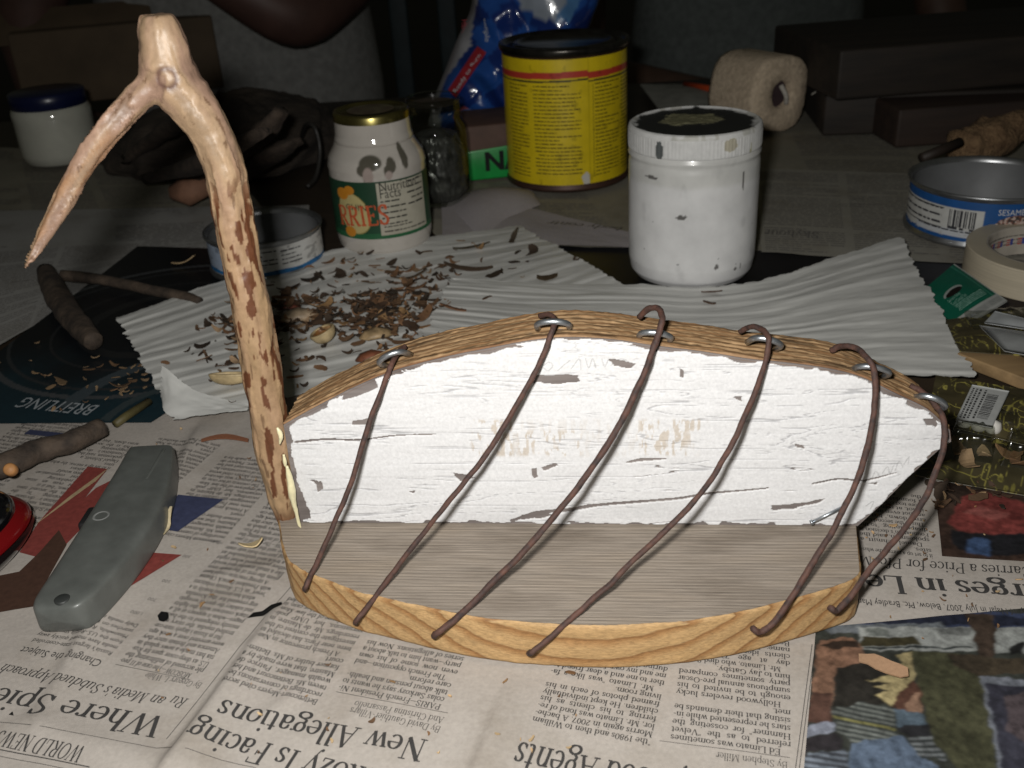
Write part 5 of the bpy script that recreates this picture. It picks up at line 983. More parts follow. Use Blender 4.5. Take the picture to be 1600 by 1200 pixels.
def mkR(k, r, z0, z1):
    H = z1-z0; rr = random.Random(4); u = -.42*r
    while u < -.07*r: w_ = rr.choice([.0004, .0006, .0009, .0014])*1.2; k.quad(u, z0+.34*H, u+w_, z0+.76*H, 0, 1); u += w_+rr.choice([.0005, .0007, .0012])
    k.greek(-.42*r, -.07*r, z0+.27*H, z0+.275*H, .01, .0022, 0, 3, 0); k.greek(-1.35*r, -.52*r, z0+.32*H, z0+.72*H, .0052, .0016, 0, 8); k.quad(-1.4*r, z0+.25*H, -.5*r, z0+.275*H, 0); k.quad(-1.4*r, z0+.74*H, -.5*r, z0+.765*H, 0)
    k.greek(-.9*r, .0, z0+.13*H, z0+.22*H, .0034, .0012, 0, 9); k.text('SESAME OIL', .17*r, z0+.73*H, .0058, .9, font='sans', m=1); 
fish_can((1533, 356), 240, 277, 'wide open low can with a blue label and barcode, beside the tape roll', mkR, colR, 'low open fish cans')

# onion jar with cream paint
c = at(604, 384); c[2] = .0008; ht = tall(c, 171); rj = radius(150, c, ht*.45); rl = radius(119, c, ht)
root = thing('glass_jar', 'cream-filled screw-top jar with a green label and gold lid', 'jar', c, 'glass jars')
zn = ht-.020; prof = fine(np.array([(0, .002), (rj*.75, .001), (rj*.88, .002), (rj*.97, .007), (rj, .013), (rj, ht*.60), (rj*1.01, ht*.64), (rj*.97, ht*.70), (rj*.86, ht*.76), (rj*.80, ht*.80), (rj*.78, zn-.002), (rj*.81, zn), (rj*.78, zn+.004), (rj*.76, ht-.003)]), 150)
v, f = lathe(prof, c, 220); a = np.arctan2(v[:, 0]-c[0], -(v[:, 1]-c[1])); z = (v[:, 2]-c[2])/ht; col = np.tile(np.array((.50, .465, .42)), (len(v), 1))
for a1_, z1_, ra, rz in ((-.02, .70, .24, .052), (-.16, .655, .15, .045), (.40, .675, .10, .055), (.33, .64, .1, .04), (.72, .72, .09, .09), (-.1, .60, .1, .04)):
    m = smooth(1.15, .75, ((a-a1_)/ra)**2+((z-z1_)/rz)**2)[:, None]; col = col*(1-m)+np.array((.10, .092, .072))*m
for a1_, z1_, ra, rz in ((-.08, .615, .11, .06), (.33, .61, .08, .03)): m = smooth(1.2, .7, ((a-a1_)/ra)**2+((z-z1_)/rz)**2)[:, None]; col = col*(1-m)+np.array((.38, .31, .28))*m
me('jar_body', v, f, mat_attr('cream_coated_glass', .08, 30, .03, coat=1., spec=.6), root, col=col)
v, f = lathe([(rl*.98, zn+.001), (rl, zn+.002), (rl, ht-.002), (rl*.97, ht), (rl*.92, ht+.0003), (rl*.88, ht-.0008), (0, ht-.0006)], c, 90); me('screw_lid', v, f, mat('gold_tin_lid', (.34, .29, .10), .27, .95, scale=40, var=.25, bmp=.1), root)
v, f = lathe([(0, ht-.0002), (rl*.5, ht-.0002), (rl*.62, ht-.0005)], c, 60); me('lid_print', v, f, mat('dark_lid_print', (.07, .035, .03), .35, .3, c2=(.2, .18, .1), scale=60), root)
z0, z1 = ht*.165, ht*.575
def jl(a, z):
    t = (z-z0)/(z1-z0); col = np.ones(a.shape+(3,))*np.array((.015, .06, .03)); col[t < .10] = (.02, .11, .045); g = smooth(.95, .2, t)[..., None]; col = col*(.8+.3*g)
    el = ((a+.62)/.36)**2+((t-.45+.18*(a+.62))/.34)**2; col[el < 1] = (.50, .42, .19); col[(el < 1.1) & (el >= 1)] = (.3, .25, .08); pan = (a > -.08) & (a < 1.05) & (t > .06) & (t < .97); col[pan] = (.44, .415, .335)
    for a1_, t1_, s_ in ((-.85, .78, .16), (-.66, .85, .12), (-.75, .12, .14)): m = ((a-a1_)/s_)**2+((t-t1_)/(s_*.65))**2 < 1; col[m] = (.55, .22, .02)
    return col
cyl_strip(c, rj*1.008, z0, z1, jl, 'paper_label', mat_attr('green_label_paper', .45, 100, .08, spec=.35), root, na=420, nz=160)
Hj = z1-z0; k = Ink(); k.text('Nutrition', -.03*rj, z0+.83*Hj, .0098, .82, font='sans', m=0); k.text('Facts', -.03*rj, z0+.71*Hj, .0098, .82, font='sans', m=0)
k.greek(-.02*rj, .5*rj, z0+.22*Hj, z0+.64*Hj, .0042, .0012, 0, 4); k.greek(.56*rj, 1.0*rj, z0+.5*Hj, z0+.92*Hj, .0042, .0014, 0, 6); k.greek(.0, 1.0*rj, z0+.10*Hj, z0+.2*Hj, .0036, .0011, 0, 7)
k.text('CHINO', -.80*rj, z0+.51*Hj, .0066, 1.1, font='sans', m=0); k.text('RRIES', -1.02*rj, z0+.22*Hj, .0215, .72, m=1, T=.13, t=.06, ang=.05)
k.build('label_print', [mat_flat('black_jar_ink', (.03, .03, .025)), mat_flat('orange_red_ink', (.50, .09, .03))], root, wrap(c, rj*1.010, va(c)))

# small glass jar stuffed with crumpled film
c = at(690, 318); c[2] = .0008; ht = tall(c, 152); rj = radius(98, c, ht*.4)
root = thing('glass_jar', 'clear glass jar stuffed with crumpled dark film, half hidden by the gold-lidded jar', 'jar', c, 'glass jars')
prof = [(0, .003), (rj*.8, .002), (rj*.95, .006), (rj, .014), (rj, ht*.66), (rj*.96, ht*.74), (rj*.84, ht*.80), (rj*.82, ht*.82), (rj*.86, ht*.84), (rj*.86, ht*.97), (rj*.84, ht), (rj*.80, ht*.985)]
v, f = lathe(prof, c, 72); me('jar_body', v, f, mat_glass('clear_jar_glass', (.80, .82, .78)), root)
v, f = lathe(fine(np.array([(.001, .005), (rj*.7, .005), (rj*.93, .012), (rj*.93, ht*.5), (rj*.7, ht*.66), (rj*.3, ht*.70), (.001, ht*.72)]), 60), c, 110); n_ = v-c; a = np.arctan2(n_[:, 0], -n_[:, 1]); d = .22*(np.abs(fbm(a*5+n_[:, 2]*60, n_[:, 2]*90, 4, 4)-.5)*2); v = c+n_*np.stack([1-d, 1-d, np.ones(len(d))], 1)
me('crumpled_film', v, f, mat('grey_crumpled_film', (.10, .10, .095), .25, .3, scale=80, c2=(.03, .03, .03), bmp=.5), root)
v, f = lathe([(0, ht*.93), (rj*.7, ht*.935), (rj*.8, ht*.94)], c, 50); me('dark_residue', v, f, mat('brown_residue', (.06, .045, .035), .4, scale=60), root)

# cream jar with blue lid
c = at(100, 251); c[2] = .0008; ht = tall(c, 142); r = radius(116, c, ht*.4)
root = thing('glass_jar', 'squat milky jar with a dark blue lid at the far left', 'jar', c, 'glass jars')
v, f = lathe([(0, .002), (r*.82, .001), (r*.94, .003), (r, .012), (r, ht*.62), (r*1.01, ht*.72), (r*.97, ht*.78), (r*.93, ht*.80)], c, 80); me('jar_body', v, f, mat('milky_glass', (.46, .46, .40), .1, scale=30, var=.06, coat=1., bmp=.03), root)
v, f = lathe([(r*.92, ht*.79), (r*.96, ht*.80), (r*.96, ht-.001), (r*.93, ht), (0, ht+.0005)], c, 80); me('screw_lid', v, f, mat('navy_lid', (.006, .010, .045), .3, scale=40), root)

# ------------------------------------------------------------------ tape roll, packets and trays at the right
c = at(1640, 432); c[2] = .0006; r = .062; hh = .020
pL = at(1509, 400, .015); r = abs((pL-c) @ np.array([1, 0, 0]))*.98; ri = r*.77
root = thing('tape_roll', 'roll of cream masking tape lying flat at the right edge below the wide can', 'tape', c)
v, f = lathe(fine(np.array([(ri, .0002), (r, .0002), (r, hh), (ri, hh)]), 90), c, 120); me('tape', v, f, mat('cream_masking_tape', (.50, .44, .33), .55, scale=20, stretch=(1, 1, 60), var=.08), root)
v, f = lathe([(ri, hh+.0003), (ri*.975, hh+.0004), (ri*.97, hh-.001), (ri*.97, .0005)], c, 100); me('core_tube', v, f, mat('printed_core_card', (.46, .42, .36), .6, scale=60), root)
k = Ink()
for i in range(9):
    u = -.9*ri+i*.22*ri; kk = i % 2
    k.quad(u, .008, u+.002, .0125, 1, 1)
    for q_ in range(3): k.quad(u+.0022, .008+q_*.0018, u+.0055, .0088+q_*.0018, 2, 1)
    k.greek(u+.011, u+.022, .006, .014, .0028, .0009, 0, i)
def inner(u, v, l): a = math.pi+u/ri; R = ri*.9685-l-.0001; return np.stack([c[0]+R*np.sin(a), c[1]-R*np.cos(a), c[2]+v], -1)
k.build('core_print', [mat_flat('grey_core_ink', (.12, .11, .1)), mat_flat('blue_core_ink', (.05, .07, .3)), mat_flat('red_core_ink', (.45, .05, .05))], root, inner)

def card(name, label, cat, pix, z, th, m, col=None, grp=None, bendz=0., parent=None, res=60):
    q = [at(px, py, zz) for (px, py), zz in zip(pix, z)]; n = res; a, b = np.meshgrid(np.linspace(0, 1, n), np.linspace(0, 1, n)); a3 = a[..., None]; b3 = b[..., None]
    P_ = (q[0]*(1-a3)+q[1]*a3)*(1-b3)+(q[3]*(1-a3)+q[2]*a3)*b3; P_[..., 2] += bendz*np.sin(math.pi*a)*np.sin(math.pi*b)
    nT = P_.reshape(-1, 3); V = np.vstack([nT, nT-np.array([0, 0, th])]); N_ = n*n; F = gridF(n, n).tolist(); F2 = [[i+N_ for i in ff[::-1]] for ff in F]; per = [i for i in range(n)]+[i*n+n-1 for i in range(1, n)]+[(n-1)*n+i for i in range(n-2, -1, -1)]+[i*n for i in range(n-2, 0, -1)]
    F3 = [[per[i], per[(i+1) % len(per)], per[(i+1) % len(per)]+N_, per[i]+N_] for i in range(len(per))]
    C_ = None if col is None else np.vstack([col(a, b).reshape(-1, 3)]*2)
    if parent is None and label: root = thing(name, label, cat, (*nT.mean(0)[:2], 0), grp)
    else: root = parent
    o = me('card' if parent is None else name, V, F+F2+F3, m, root, col=C_); return root, q, (lambda u, v, l, dz=.0003: (lambda a3, b3: (q[0]*(1-a3)+q[1]*a3)*(1-b3)+(q[3]*(1-a3)+q[2]*a3)*b3)(u[..., None], v[..., None])+np.stack([0*u, 0*u, bendz*np.sin(math.pi*u)*np.sin(math.pi*v)+dz+l], -1))
Mcard = mat_attr('printed_card', .42, 160, .06, spec=.4, coat=.15)
def gcol(a, b):
    col = np.ones(a.shape+(3,))*np.array((.006, .125, .075)); col[(np.abs(a-.905) < .012)] = (.05, .24, .17); col[(b > .82)] = (.42, .43, .41); t = (np.mod(a*34, 1) < .45) & (b > .86) & (b < .95); col[t] = (.2, .21, .2); col[(a > .972)] = (.42, .44, .42)
    hole = ((a-.45-.15*(b-.4))/.18)**2+((b-.42)/.055)**2 < 1; rim_ = (((a-.45)/.21)**2+((b-.405)/.08)**2 < 1) & ~hole & (b < .42); col[rim_] = (.38, .42, .40); col[hole] = (.012, .008, .007)
    return col
root, q, fn = card('display_card', 'green hang card with a slot and striped white edge, propped beside the tape roll', 'packaging card', [(1434, 460), (1491, 412), (1574, 470), (1500, 514)], [.006, .013, .014, .006], .0006, Mcard, gcol, None, .002, None, 140)
k = Ink(); k.text('General Safety', .22, .47, .075, .62, font='sans'); k.text('Tool Detail Set', .22, .385, .085, .62, font='sans')
for i in range(5): k.greek(.24, .85, .25+i*.026, .251+i*.026, .1, .013, 0, 30+i)
k.build('card_print', mat_flat('mint_ink', (.28, .48, .40)), root, lambda u, v, l: fn(u, 1-v, l))

# light wooden lath
def beam(name, label, cat, p0, p1, w_, h_, m, grp=None, z=.0006, az=None, tilt=0.):
    p0 = at(*p0, z); p1 = at(*p1, z); d = p1-p0; L_ = np.hypot(d[0], d[1]); v, f = rbox(L_, w_, h_, min(w_, h_)*.12); v = rot(v, math.atan2(d[1], d[0]))+(p0+p1)/2; return tag(me(name, v, f, m), label, cat, grp)
Mlath = mat('light_wood', (.36, .235, .115), .6, scale=30, stretch=(.2, 3, 3), var=.2)
beam('wood_lath', 'light brown wooden lath lying under the clear packaging at the right', 'lath', (1512, 560), (1720, 640), .022, .007, Mlath, z=.001)
# printed gold-squiggle packages
def squig(a, b, sx=1., sy=1.):
    n1 = fbm(a*6*sx, b*3*sy, 5, 2); n2 = fbm(a*7*sx+4, b*4*sy+2, 15, 1); ln_ = np.minimum(np.abs(np.sin(n1*13)), np.abs(np.sin(n2*9+.6))); g = (smooth(.20, .06, ln_)*smooth(.35, .5, fbm(a*5, b*4, 25, 2)))[..., None]
    base = np.array((.075, .062, .030))*(.35+1.1*fbm(a*4, b*5, 3, 3)[..., None]); return base*(1-g)+np.array((.42, .37, .09))*g*(.4+.9*fbm(a*12, b*12, 8)[..., None])
Mclear = mat_glass('clear_blister_plastic', (.86, .87, .84), .14, .11, .8)
root, q, fn = card('blister_pack', 'gold-squiggled blister card with a barcode sticker beside the pointed end of the board', 'package', [(1462, 586), (1690, 622), (1690, 715), (1448, 656)], [.010, .010, .008, .008], .0008, Mcard, lambda a, b: squig(a, b, 1.6, 1.), 'clear tool packages', .002, None, 160)
sr, sq, sfn = card('price_sticker', None, None, [(1519, 601), (1577, 611), (1550, 668), (1493, 656)], [.0145]*4, .0004, Mcard, lambda a, b: np.ones(a.shape+(3,))*np.array((.50, .51, .50)), None, 0, root, 20)
k = Ink(); rr = random.Random(3); v_ = .18
while v_ < .86: h_ = rr.choice([.008, .014, .022]); k.quad(.50, v_, .80, v_+h_, 0, 1); v_ += h_+rr.choice([.012, .02])
for i, (uu_, sd) in enumerate(((.44, 1), (.30, 2), (.20, 3), (.10, 4))):
    r_ = random.Random(sd); vv_ = .1
    while vv_ < .9: w_ = r_.uniform(.02, .06); k.quad(uu_-.04, vv_, uu_+.015, vv_+w_, 0, 1); vv_ += w_+.022
k.build('sticker_print', mat_flat('barcode_ink', (.04, .04, .04)), root, lambda u, v, l: sfn(u, v, l, .00025))
bc = at(1530, 668, .004)
for i, (px, py) in enumerate(((1507, 658), (1530, 664), (1552, 668))): p = at(px, py, .010); v, f = lathe([(0, -.004), (.003, -.003), (.0038, 0), (.003, .003), (0, .0042)], p, 20); me('white_bead', v, f, mat('white_bead_plastic', (.6, .58, .54), .3), root)
def blister(name, pix, zt, root, m, n=26):
    q = [at(*p, .002) for p in pix]; a, b = np.meshgrid(np.linspace(0, 1, n*2), np.linspace(0, 1, n)); a3 = a[..., None]; b3 = b[..., None]; P_ = (q[0]*(1-a3)+q[1]*a3)*(1-b3)+(q[3]*(1-a3)+q[2]*a3)*b3
    e = np.minimum(np.minimum(a, 1-a)*2.5, np.minimum(b, 1-b)*1.6); P_[..., 2] = .002+zt*smooth(.02, .42, e)*(1+.35*(fbm(a*7, b*6, 4, 2)-.5)); return me(name, P_.reshape(-1, 3), gridF(n, n*2), m, root)
blister('clear_blister', [(1494, 652), (1600, 668), (1600, 694), (1486, 680)], .010, root, Mclear)
root, q, fn = card('blister_pack', 'clear blister tray with shiny ridges and dark olive backing above the colour cap photograph', 'package', [(1462, 672), (1700, 700), (1690, 788), (1430, 742)], [.004, .004, .003, .003], .0008, Mcard, lambda a, b: squig(a, b, 1.2, .8)*.7+np.array((.01, .01, .006))*(1+np.zeros(a.shape+(1,))), 'clear tool packages', .001, None, 120)
for qd in ([(1478, 688), (1560, 696), (1552, 735), (1466, 722)], [(1562, 697), (1660, 706), (1655, 750), (1554, 736)]): blister('clear_blister', qd, .014, root, Mclear)
for i, (px, py) in enumerate(((1500, 705), (1540, 715), (1575, 712), (1595, 728), (1520, 725))):
    r_ = random.Random(i); v, f = flake(at(px, py, .006), .012, .006, r_.uniform(0, 6), .25, r_, .0006); me('bark_bit', v, f, Mchip, root, col=np.tile(np.array(CHIP[i % 4])*.6, (len(v), 1)), smooth_=False)
root, q, fn = card('blister_pack', 'crumpled clear wrapper with gold squiggles and a torn white card, below the tape roll', 'package', [(1476, 500), (1690, 470), (1700, 560), (1500, 548)], [.0085, .0085, .009, .009], .0008, Mcard, lambda a, b: squig(a, b, 1.6, 1.1), 'clear tool packages', .002, None, 120)
card('torn_card', None, None, [(1555, 486), (1660, 512), (1660, 522), (1538, 504)], [.014, .014, .013, .013], .0005, mat('frosted_white_card', (.42, .44, .45), .4), None, None, .001, root, 12)
card('torn_card', None, None, [(1530, 508), (1680, 530), (1690, 570), (1570, 548)], [.013]*4, .0005, mat('frosted_grey_film', (.30, .31, .31), .35, coat=.4), None, None, .003, root, 12)
blister('clear_blister', [(1484, 498), (1620, 484), (1630, 552), (1506, 545)], .009, root, Mclear)

# ------------------------------------------------------------------ things further back
# cork-like roll standing on its rim with a string through it
cF = at(1217, 209); dep = depth(cF)
rr_ = 60*dep/FPX; ax_ = np.array([.50, -.866, 0]); sd_ = np.array([ax_[1]*-1, ax_[0], 0]); c = cF+ez*rr_*1.0; Lr = .066
root = thing('tissue_roll', 'coarse cream roll lying on its side with a core hole shaded by a dark disc and a string through it', 'roll', cF)
t = np.linspace(0, 2*math.pi, 120, endpoint=False); sq_ = 1-.055*np.cos(4*t+.6)-.02*np.cos(3*t)
def ring(rad, k_, shape=True): R = rad*(sq_ if shape else 1+0*t); return c-ax_*k_*1.0+np.multiply.outer(R*np.cos(t), sd_)+np.multiply.outer(R*np.sin(t), ez)
prof_ = [(.34, .020, 0), (.34, .001, 0), (.37, -.001, 0), (.6, -.0012, 1), (.93, 0, 1), (.99, .003, 1), (1.0, .008, 1), (1.0, Lr-.006, 1), (.97, Lr, 1), (.2, Lr, 0)]
V = np.vstack([ring(rr_*a_, b_, s__) for a_, b_, s__ in prof_]); a = np.tile(t, len(prof_))
V = V+.0012*(np.stack([fbm(V[:, 0]*260, V[:, 2]*260+V[:, 1]*200, s__, 3)-.5 for s__ in (1, 2, 3)], 1)); me('roll_body', V, gridF(len(prof_), 120, True), mat('coarse_cream_pulp', (.66, .54, .40), .9, scale=220, c2=(.48, .38, .27), bmp=.8, bd=.002), root)
v, f = lathe([(0, 0), (rr_*.345, 0)], (0, 0, 0), 30); V = c-ax_*.007+np.multiply.outer(v[:, 0], sd_)+np.multiply.outer(v[:, 1], ez); me('core_shade_disc', V, f, mat('painted_core_shade', (.05, .03, .035), .8, scale=200), root)  # dark disc just inside the hole; its colour paints the hole's shade
P_ = catmull([c+ax_*.002+ez*rr_*.26-sd_*rr_*.10, c+ax_*.006, c+ax_*.003-ez*rr_*.22+sd_*rr_*.10], 8); v, f = tube(P_, .0024, 10); me('string', v, f, mat('white_string', (.5, .47, .42), .8, scale=300), root)
P_ = catmull([at(1268, 148, .03), at(1278, 140, .035), at(1290, 122, .045), at(1299, 100, .055)], 8); v, f = tube(P_, .0008, 8); me('string', v, f, mat('white_string_end', (.4, .38, .33), .8, scale=300), root)
P_ = np.array([at(1070, 131, .006), at(1120, 141, .006), at(1293, 153, .006)]); v, f = tube(P_, [.0035, .0045, .004], 14); tag(me('orange_pencil', v, f, mat('orange_enamel', (.55, .075, .02), .35, scale=30)), 'bright orange pencil lying behind the cream roll', 'pencil')
card('paper_scrap', 'pale torn paper scrap between the yellow can and the cream roll', 'paper', [(1000, 132), (1100, 132), (1130, 165), (1030, 172)], [.003]*4, .0004, mat('pale_paper_scrap', (.36, .36, .33), .8), None, None, .004)
# dark wooden blocks
Mblk = mat('dark_brown_wood', (.025, .018, .013), .7, scale=16, stretch=(.5, 6, 6), c2=(.013, .010, .008), bmp=.4)
def block(label, px, py, z, L_, w_, h_, az, tilt=0., m=Mblk):
    p = at(px, py, z); v, f = rbox(L_, w_, h_, .003, 3); v = v+np.array([L_/2, w_/2, 0]); v = rot(v, az, tilt)+p; return tag(me('wood_block', v, f, m), label, 'wood block', 'dark wood offcuts')
block('lowest dark brown block, flat on the newspaper behind the wide can', 1284, 213, 0, .30, .16, .040, -.12)
block('long dark block on top, sticking out towards the white tub', 1306, 158, .042, .42, .17, .046, .10)
block('reddish block nearest the wide can, leaning on the others', 1398, 232, 0, .30, .10, .036, .05, .0, mat('reddish_brown_wood', (.034, .020, .014), .7, scale=16, stretch=(.5, 6, 6), c2=(.02, .012, .009), bmp=.4))
p = at(1490, 240, .02); v, f = tube(catmull([p, p+np.array([.030, .012, .006]), p+np.array([.062, .030, .010]), p+np.array([.085, .050, .012])], 8), np.interp(np.linspace(0, 1, 25), [0, .08, .4, .9, 1], [.006, .019, .017, .012, .004]), 24, True, .45, 7); tag(me('cork_lump', v, f, mat('crumbly_tan_bark', (.26, .165, .085), .9, scale=120, c2=(.14, .08, .04), bmp=1., bd=.003)), 'crumbly tan lump with a pale broken end behind the wide can', 'bark lump')
p0, p1 = at(1440, 247, .03), at(1500, 222, .036); v, f = tube([p0, p1], .004, 12); tag(me('dark_handle', v, f, mat('dark_handle_wood', (.03, .02, .015), .6)), 'thin dark tool handle resting on the rim of the wide can', 'handle')

# green box behind the yellow can
c = at(760, 276); root = thing('nail_box', 'small box with a bright green printed band and brown top behind the yellow can', 'box', c); bw_, bh_, bd_ = .100, z_for(at(735, 283), 198), .07; azb = .16
pL = at(731, 284); bx_ = rot(np.array([[1., 0, 0]]), azb)[0]; by_ = rot(np.array([[0, 1., 0]]), azb)[0]; cB = pL+bx_*bw_/2+by_*bd_/2
v, f = rbox(bw_, bd_, bh_, .002); me('box_body', rot(v, azb)+cB, f, mat('brown_box_card', (.10, .055, .04), .7, scale=60), root)
gh = bh_*.62; v, f = rbox(bw_+.001, bd_+.001, gh, .002); v[:, 2] += (v[:, 2] > gh*.5)*.003*np.sin(v[:, 0]*160); me('green_band', rot(v, azb)+cB+ez*.0002, f, mat('bright_green_card', (.008, .30, .055), .4, scale=60, coat=.2), root)
k = Ink(); k.text('NA', .016, gh*.26, gh*.84, .95, font='sans'); 
for d_ in (.0006, -.0006, .0012): k.text('NA', .016+d_, gh*.26, gh*.84, .95, font='sans')
k.build('box_lettering', mat_flat('black_box_ink', (.006, .007, .008)), root, lambda u, v, l: pL+np.multiply.outer(u, bx_)+np.multiply.outer(v, ez)-by_*.0009-np.multiply.outer(l, by_))

# blue bag slumped behind the yellow can
bD = at(800, 235)[1]+.035; cB = at_depth(800, 90, 1); 
def bagp(px, py, dy=0.):
    d = fwd+rgt*(px-800)/FPX+upv*(600-py)/FPX; t = (bD+dy-CP[1])/d[1]; return CP+d*t
root = thing('plastic_bag', 'slumped blue chequered plastic bag with a red band and round badge behind the yellow can', 'bag', (bagp(800, 150)[0], bD, 0))
outl = [(668, 196), (680, 150), (696, 108), (715, 60), (735, 15), (745, -40), (800, -70), (880, -60), (935, -20), (925, 30), (905, 80), (900, 150), (880, 215), (800, 225), (735, 205), (690, 204)]
oc = catmull([bagp(*p) for p in outl+outl[:1]], 8)[:-1]; cc_ = oc.mean(0); rs = np.linspace(1, 0, 26); Vf = []
for r_ in rs:
    P_ = cc_+(oc-cc_)*r_; bul = .055*math.sqrt(max(0, 1-r_**2)); x_, z_ = P_[:, 0], P_[:, 2]; n_ = fbm(x_*38, z_*38, 6, 3)-.5; n2 = np.abs(fbm(x_*30+z_*22, z_*14-x_*9, 9, 2)-.5); P_ = P_.copy(); P_[:, 1] -= bul+(.014*n_-.030*n2)*min(1, (1-r_)*4); Vf.append(P_)
Vf = np.vstack(Vf); Vb = Vf.copy(); Vb[:, 1] = 2*bD-Vf[:, 1]; m_ = len(oc); F_ = [list(q_) for q_ in gridF(26, m_, True)]; F_ = F_+[[i+len(Vf) for i in q_[::-1]] for q_ in F_]
V = np.vstack([Vf, Vb]); 
pxs = np.array([( 800+FPX*((p-CP) @ rgt)/((p-CP) @ fwd), 600-FPX*((p-CP) @ upv)/((p-CP) @ fwd)) for p in V]); X_, Y_ = V[:, 0], V[:, 2]
ck = ((np.floor((X_*.8+Y_*.6)/.026)+np.floor((Y_*.8-X_*.6)/.026)) % 2)[:, None]; col = np.array((.010, .030, .16))*(1-ck)+np.array((.018, .075, .30))*ck
xw = pxs[:, 0]+6*(fbm(X_*60, Y_*60, 3)-.5); yw = pxs[:, 1]
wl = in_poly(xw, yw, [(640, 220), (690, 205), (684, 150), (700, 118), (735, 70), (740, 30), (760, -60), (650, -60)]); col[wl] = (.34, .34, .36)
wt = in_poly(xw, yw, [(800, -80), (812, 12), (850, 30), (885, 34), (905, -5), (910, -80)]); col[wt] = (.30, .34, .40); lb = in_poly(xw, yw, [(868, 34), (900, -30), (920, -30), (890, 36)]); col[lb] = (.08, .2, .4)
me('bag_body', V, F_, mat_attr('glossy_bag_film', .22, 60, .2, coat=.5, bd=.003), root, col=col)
def on_bag(px, py, lift=.0015):      # nearest front point of the bag in the picture column
    d = np.hypot(pxs[:len(Vf), 0]-px, pxs[:len(Vf), 1]-py); i = d.argsort()[:4]; y_ = np.average(Vf[i, 1], weights=1/(d[i]+.5)); return bagp(px, py, y_-bD-lift)
def bag_patch(nm, poly, m, lift=.0015, n=14):
    q = [np.array(p, float) for p in poly]; a, b = np.meshgrid(np.linspace(0, 1, n), np.linspace(0, 1, n)); P_ = np.array([on_bag(*((q[0]*(1-x_)+q[1]*x_)*(1-y_)+(q[3]*(1-x_)+q[2]*x_)*y_), lift) for x_, y_ in zip(a.ravel(), b.ravel())]); o = me(nm, P_, gridF(n, n), m, root); return o
bag_patch('red_band', [(700, 140), (746, 72), (760, 82), (712, 153)], mat('red_film', (.30, .02, .03), .35, scale=60, coat=.4))
t = np.linspace(0, 2*math.pi, 40, endpoint=False)
def disc_patch(nm, cx, cy, rx, ry, m, lift): P_ = np.array([on_bag(cx, cy, lift)]+[on_bag(cx+rx*math.cos(a_)*1., cy+ry*math.sin(a_), lift) for a_ in t]); P_[:, 1] = P_[0, 1]; return me(nm, P_, [[0, i+1, (i+1) % 40+1] for i in range(40)], m, root)
disc_patch('badge_ring', 729, 184, 21, 17, mat('badge_red', (.28, .02, .03), .4, scale=60), .006); disc_patch('badge_disc', 729, 184, 16, 12.5, mat('badge_blue', (.03, .05, .2), .4, scale=60), .0066)
def bag_text(txt, p0, p1, size, m, lift, **kw):
    a = np.array(p0, float); d = np.array(p1, float)-a; L_ = np.hypot(*d); d /= L_; n_ = np.array([d[1], -d[0]]); k = Ink(); k.text(txt, 0, 0, size, end=L_, **kw); y_ = on_bag(*((np.array(p0)+np.array(p1))/2), lift)[1]-bD
    k.build('bag_lettering', m, root, lambda u, v, l: np.array([bagp(*(a+d*uu_+n_*vv_), y_-ll_*3) for uu_, vv_, ll_ in zip(u, v, l)]))
Mwh = mat_flat('white_bag_ink', (.42, .44, .46)); bag_text('USA', (718, 186), (742, 186), 11, Mwh, .0074, font='sans'); bag_text('Ready to Burn', (712, 146), (752, 86), 9, Mwh, .004, font='sans')
bag_text('Simple', (756, 28), (758, 66), 11, Mwh, .003, font='sans'); bag_text('HEALTH', (722, 30), (722, 70), 12, mat_flat('red_bag_ink', (.28, .03, .04)), .003, font='sans')

# bark basket-like bundle behind the neck
c = at(340, 262, 0); root = thing('bark_bundle', 'dark rough bundle of bark slabs and roots behind the branch neck', 'bark bundle', c)
a, b = np.meshgrid(np.linspace(.02, math.pi/2+.02, 50), np.linspace(0, 2*math.pi, 140, endpoint=False), indexing='ij'); rx, ry, hz = .120, .10, .060
d = 1+.22*(fbm(np.cos(b)*2.2+a*1.5+4, np.sin(b)*2.2+a*2, 5, 4)-.5)*2; V = np.stack([c[0]+np.sin(a)*np.cos(b)*rx*d, c[1]+.05+np.sin(a)*np.sin(b)*ry*d, np.maximum(0, np.cos(a)*hz*d)], -1)
V = V.reshape(-1, 3); Mbundle = mat('dark_bark_slabs', (.040, .030, .022), .9, scale=26, stretch=(1, 1, 3), c2=(.014, .010, .008), bmp=1., bd=.004); me('bark_mass', V, gridF(50, 140, True), Mbundle, root)
for i, pts in enumerate(([(215, 235, .02), (280, 190, .06), (345, 160, .10)], [(300, 275, .015), (400, 215, .07), (450, 160, .10)], [(380, 270, .012), (440, 225, .05), (480, 205, .06)], [(250, 265, .02), (330, 240, .07), (420, 190, .11)])):
    P_ = catmull([at(x_, y_, z_)-np.array([0, .03, 0]) for x_, y_, z_ in pts], 8); v, f = tube(P_, np.interp(np.linspace(0, 1, len(P_)), [0, .5, 1], [.010, .014, .008]), 14, True, .5, i, .5); me('bark_slab', v, f, mat('brown_bark_slab', (.06, .042, .03), .9, scale=60, c2=(.02, .014, .01), bmp=.9, bd=.003), root)
P_ = catmull([at(468, 225, .02), at(478, 196, .05), at(492, 200, .05), at(500, 235, .03), at(494, 275, .01), at(480, 292, .004)], 8); v, f = tube(P_, .0022, 10); me('wire_loop', v, f, mat('black_wire', (.02, .018, .016), .5), root)
bitp = at(295, 300, .02); v, f = tube([bitp-np.array([.016, 0, 0]), bitp, bitp+np.array([.018, 0, .004])], [.006, .013, .007], 14, True, .5, 9); me('reddish_knot', v, f, mat('reddish_cut_wood', (.20, .10, .06), .8, scale=120), root)

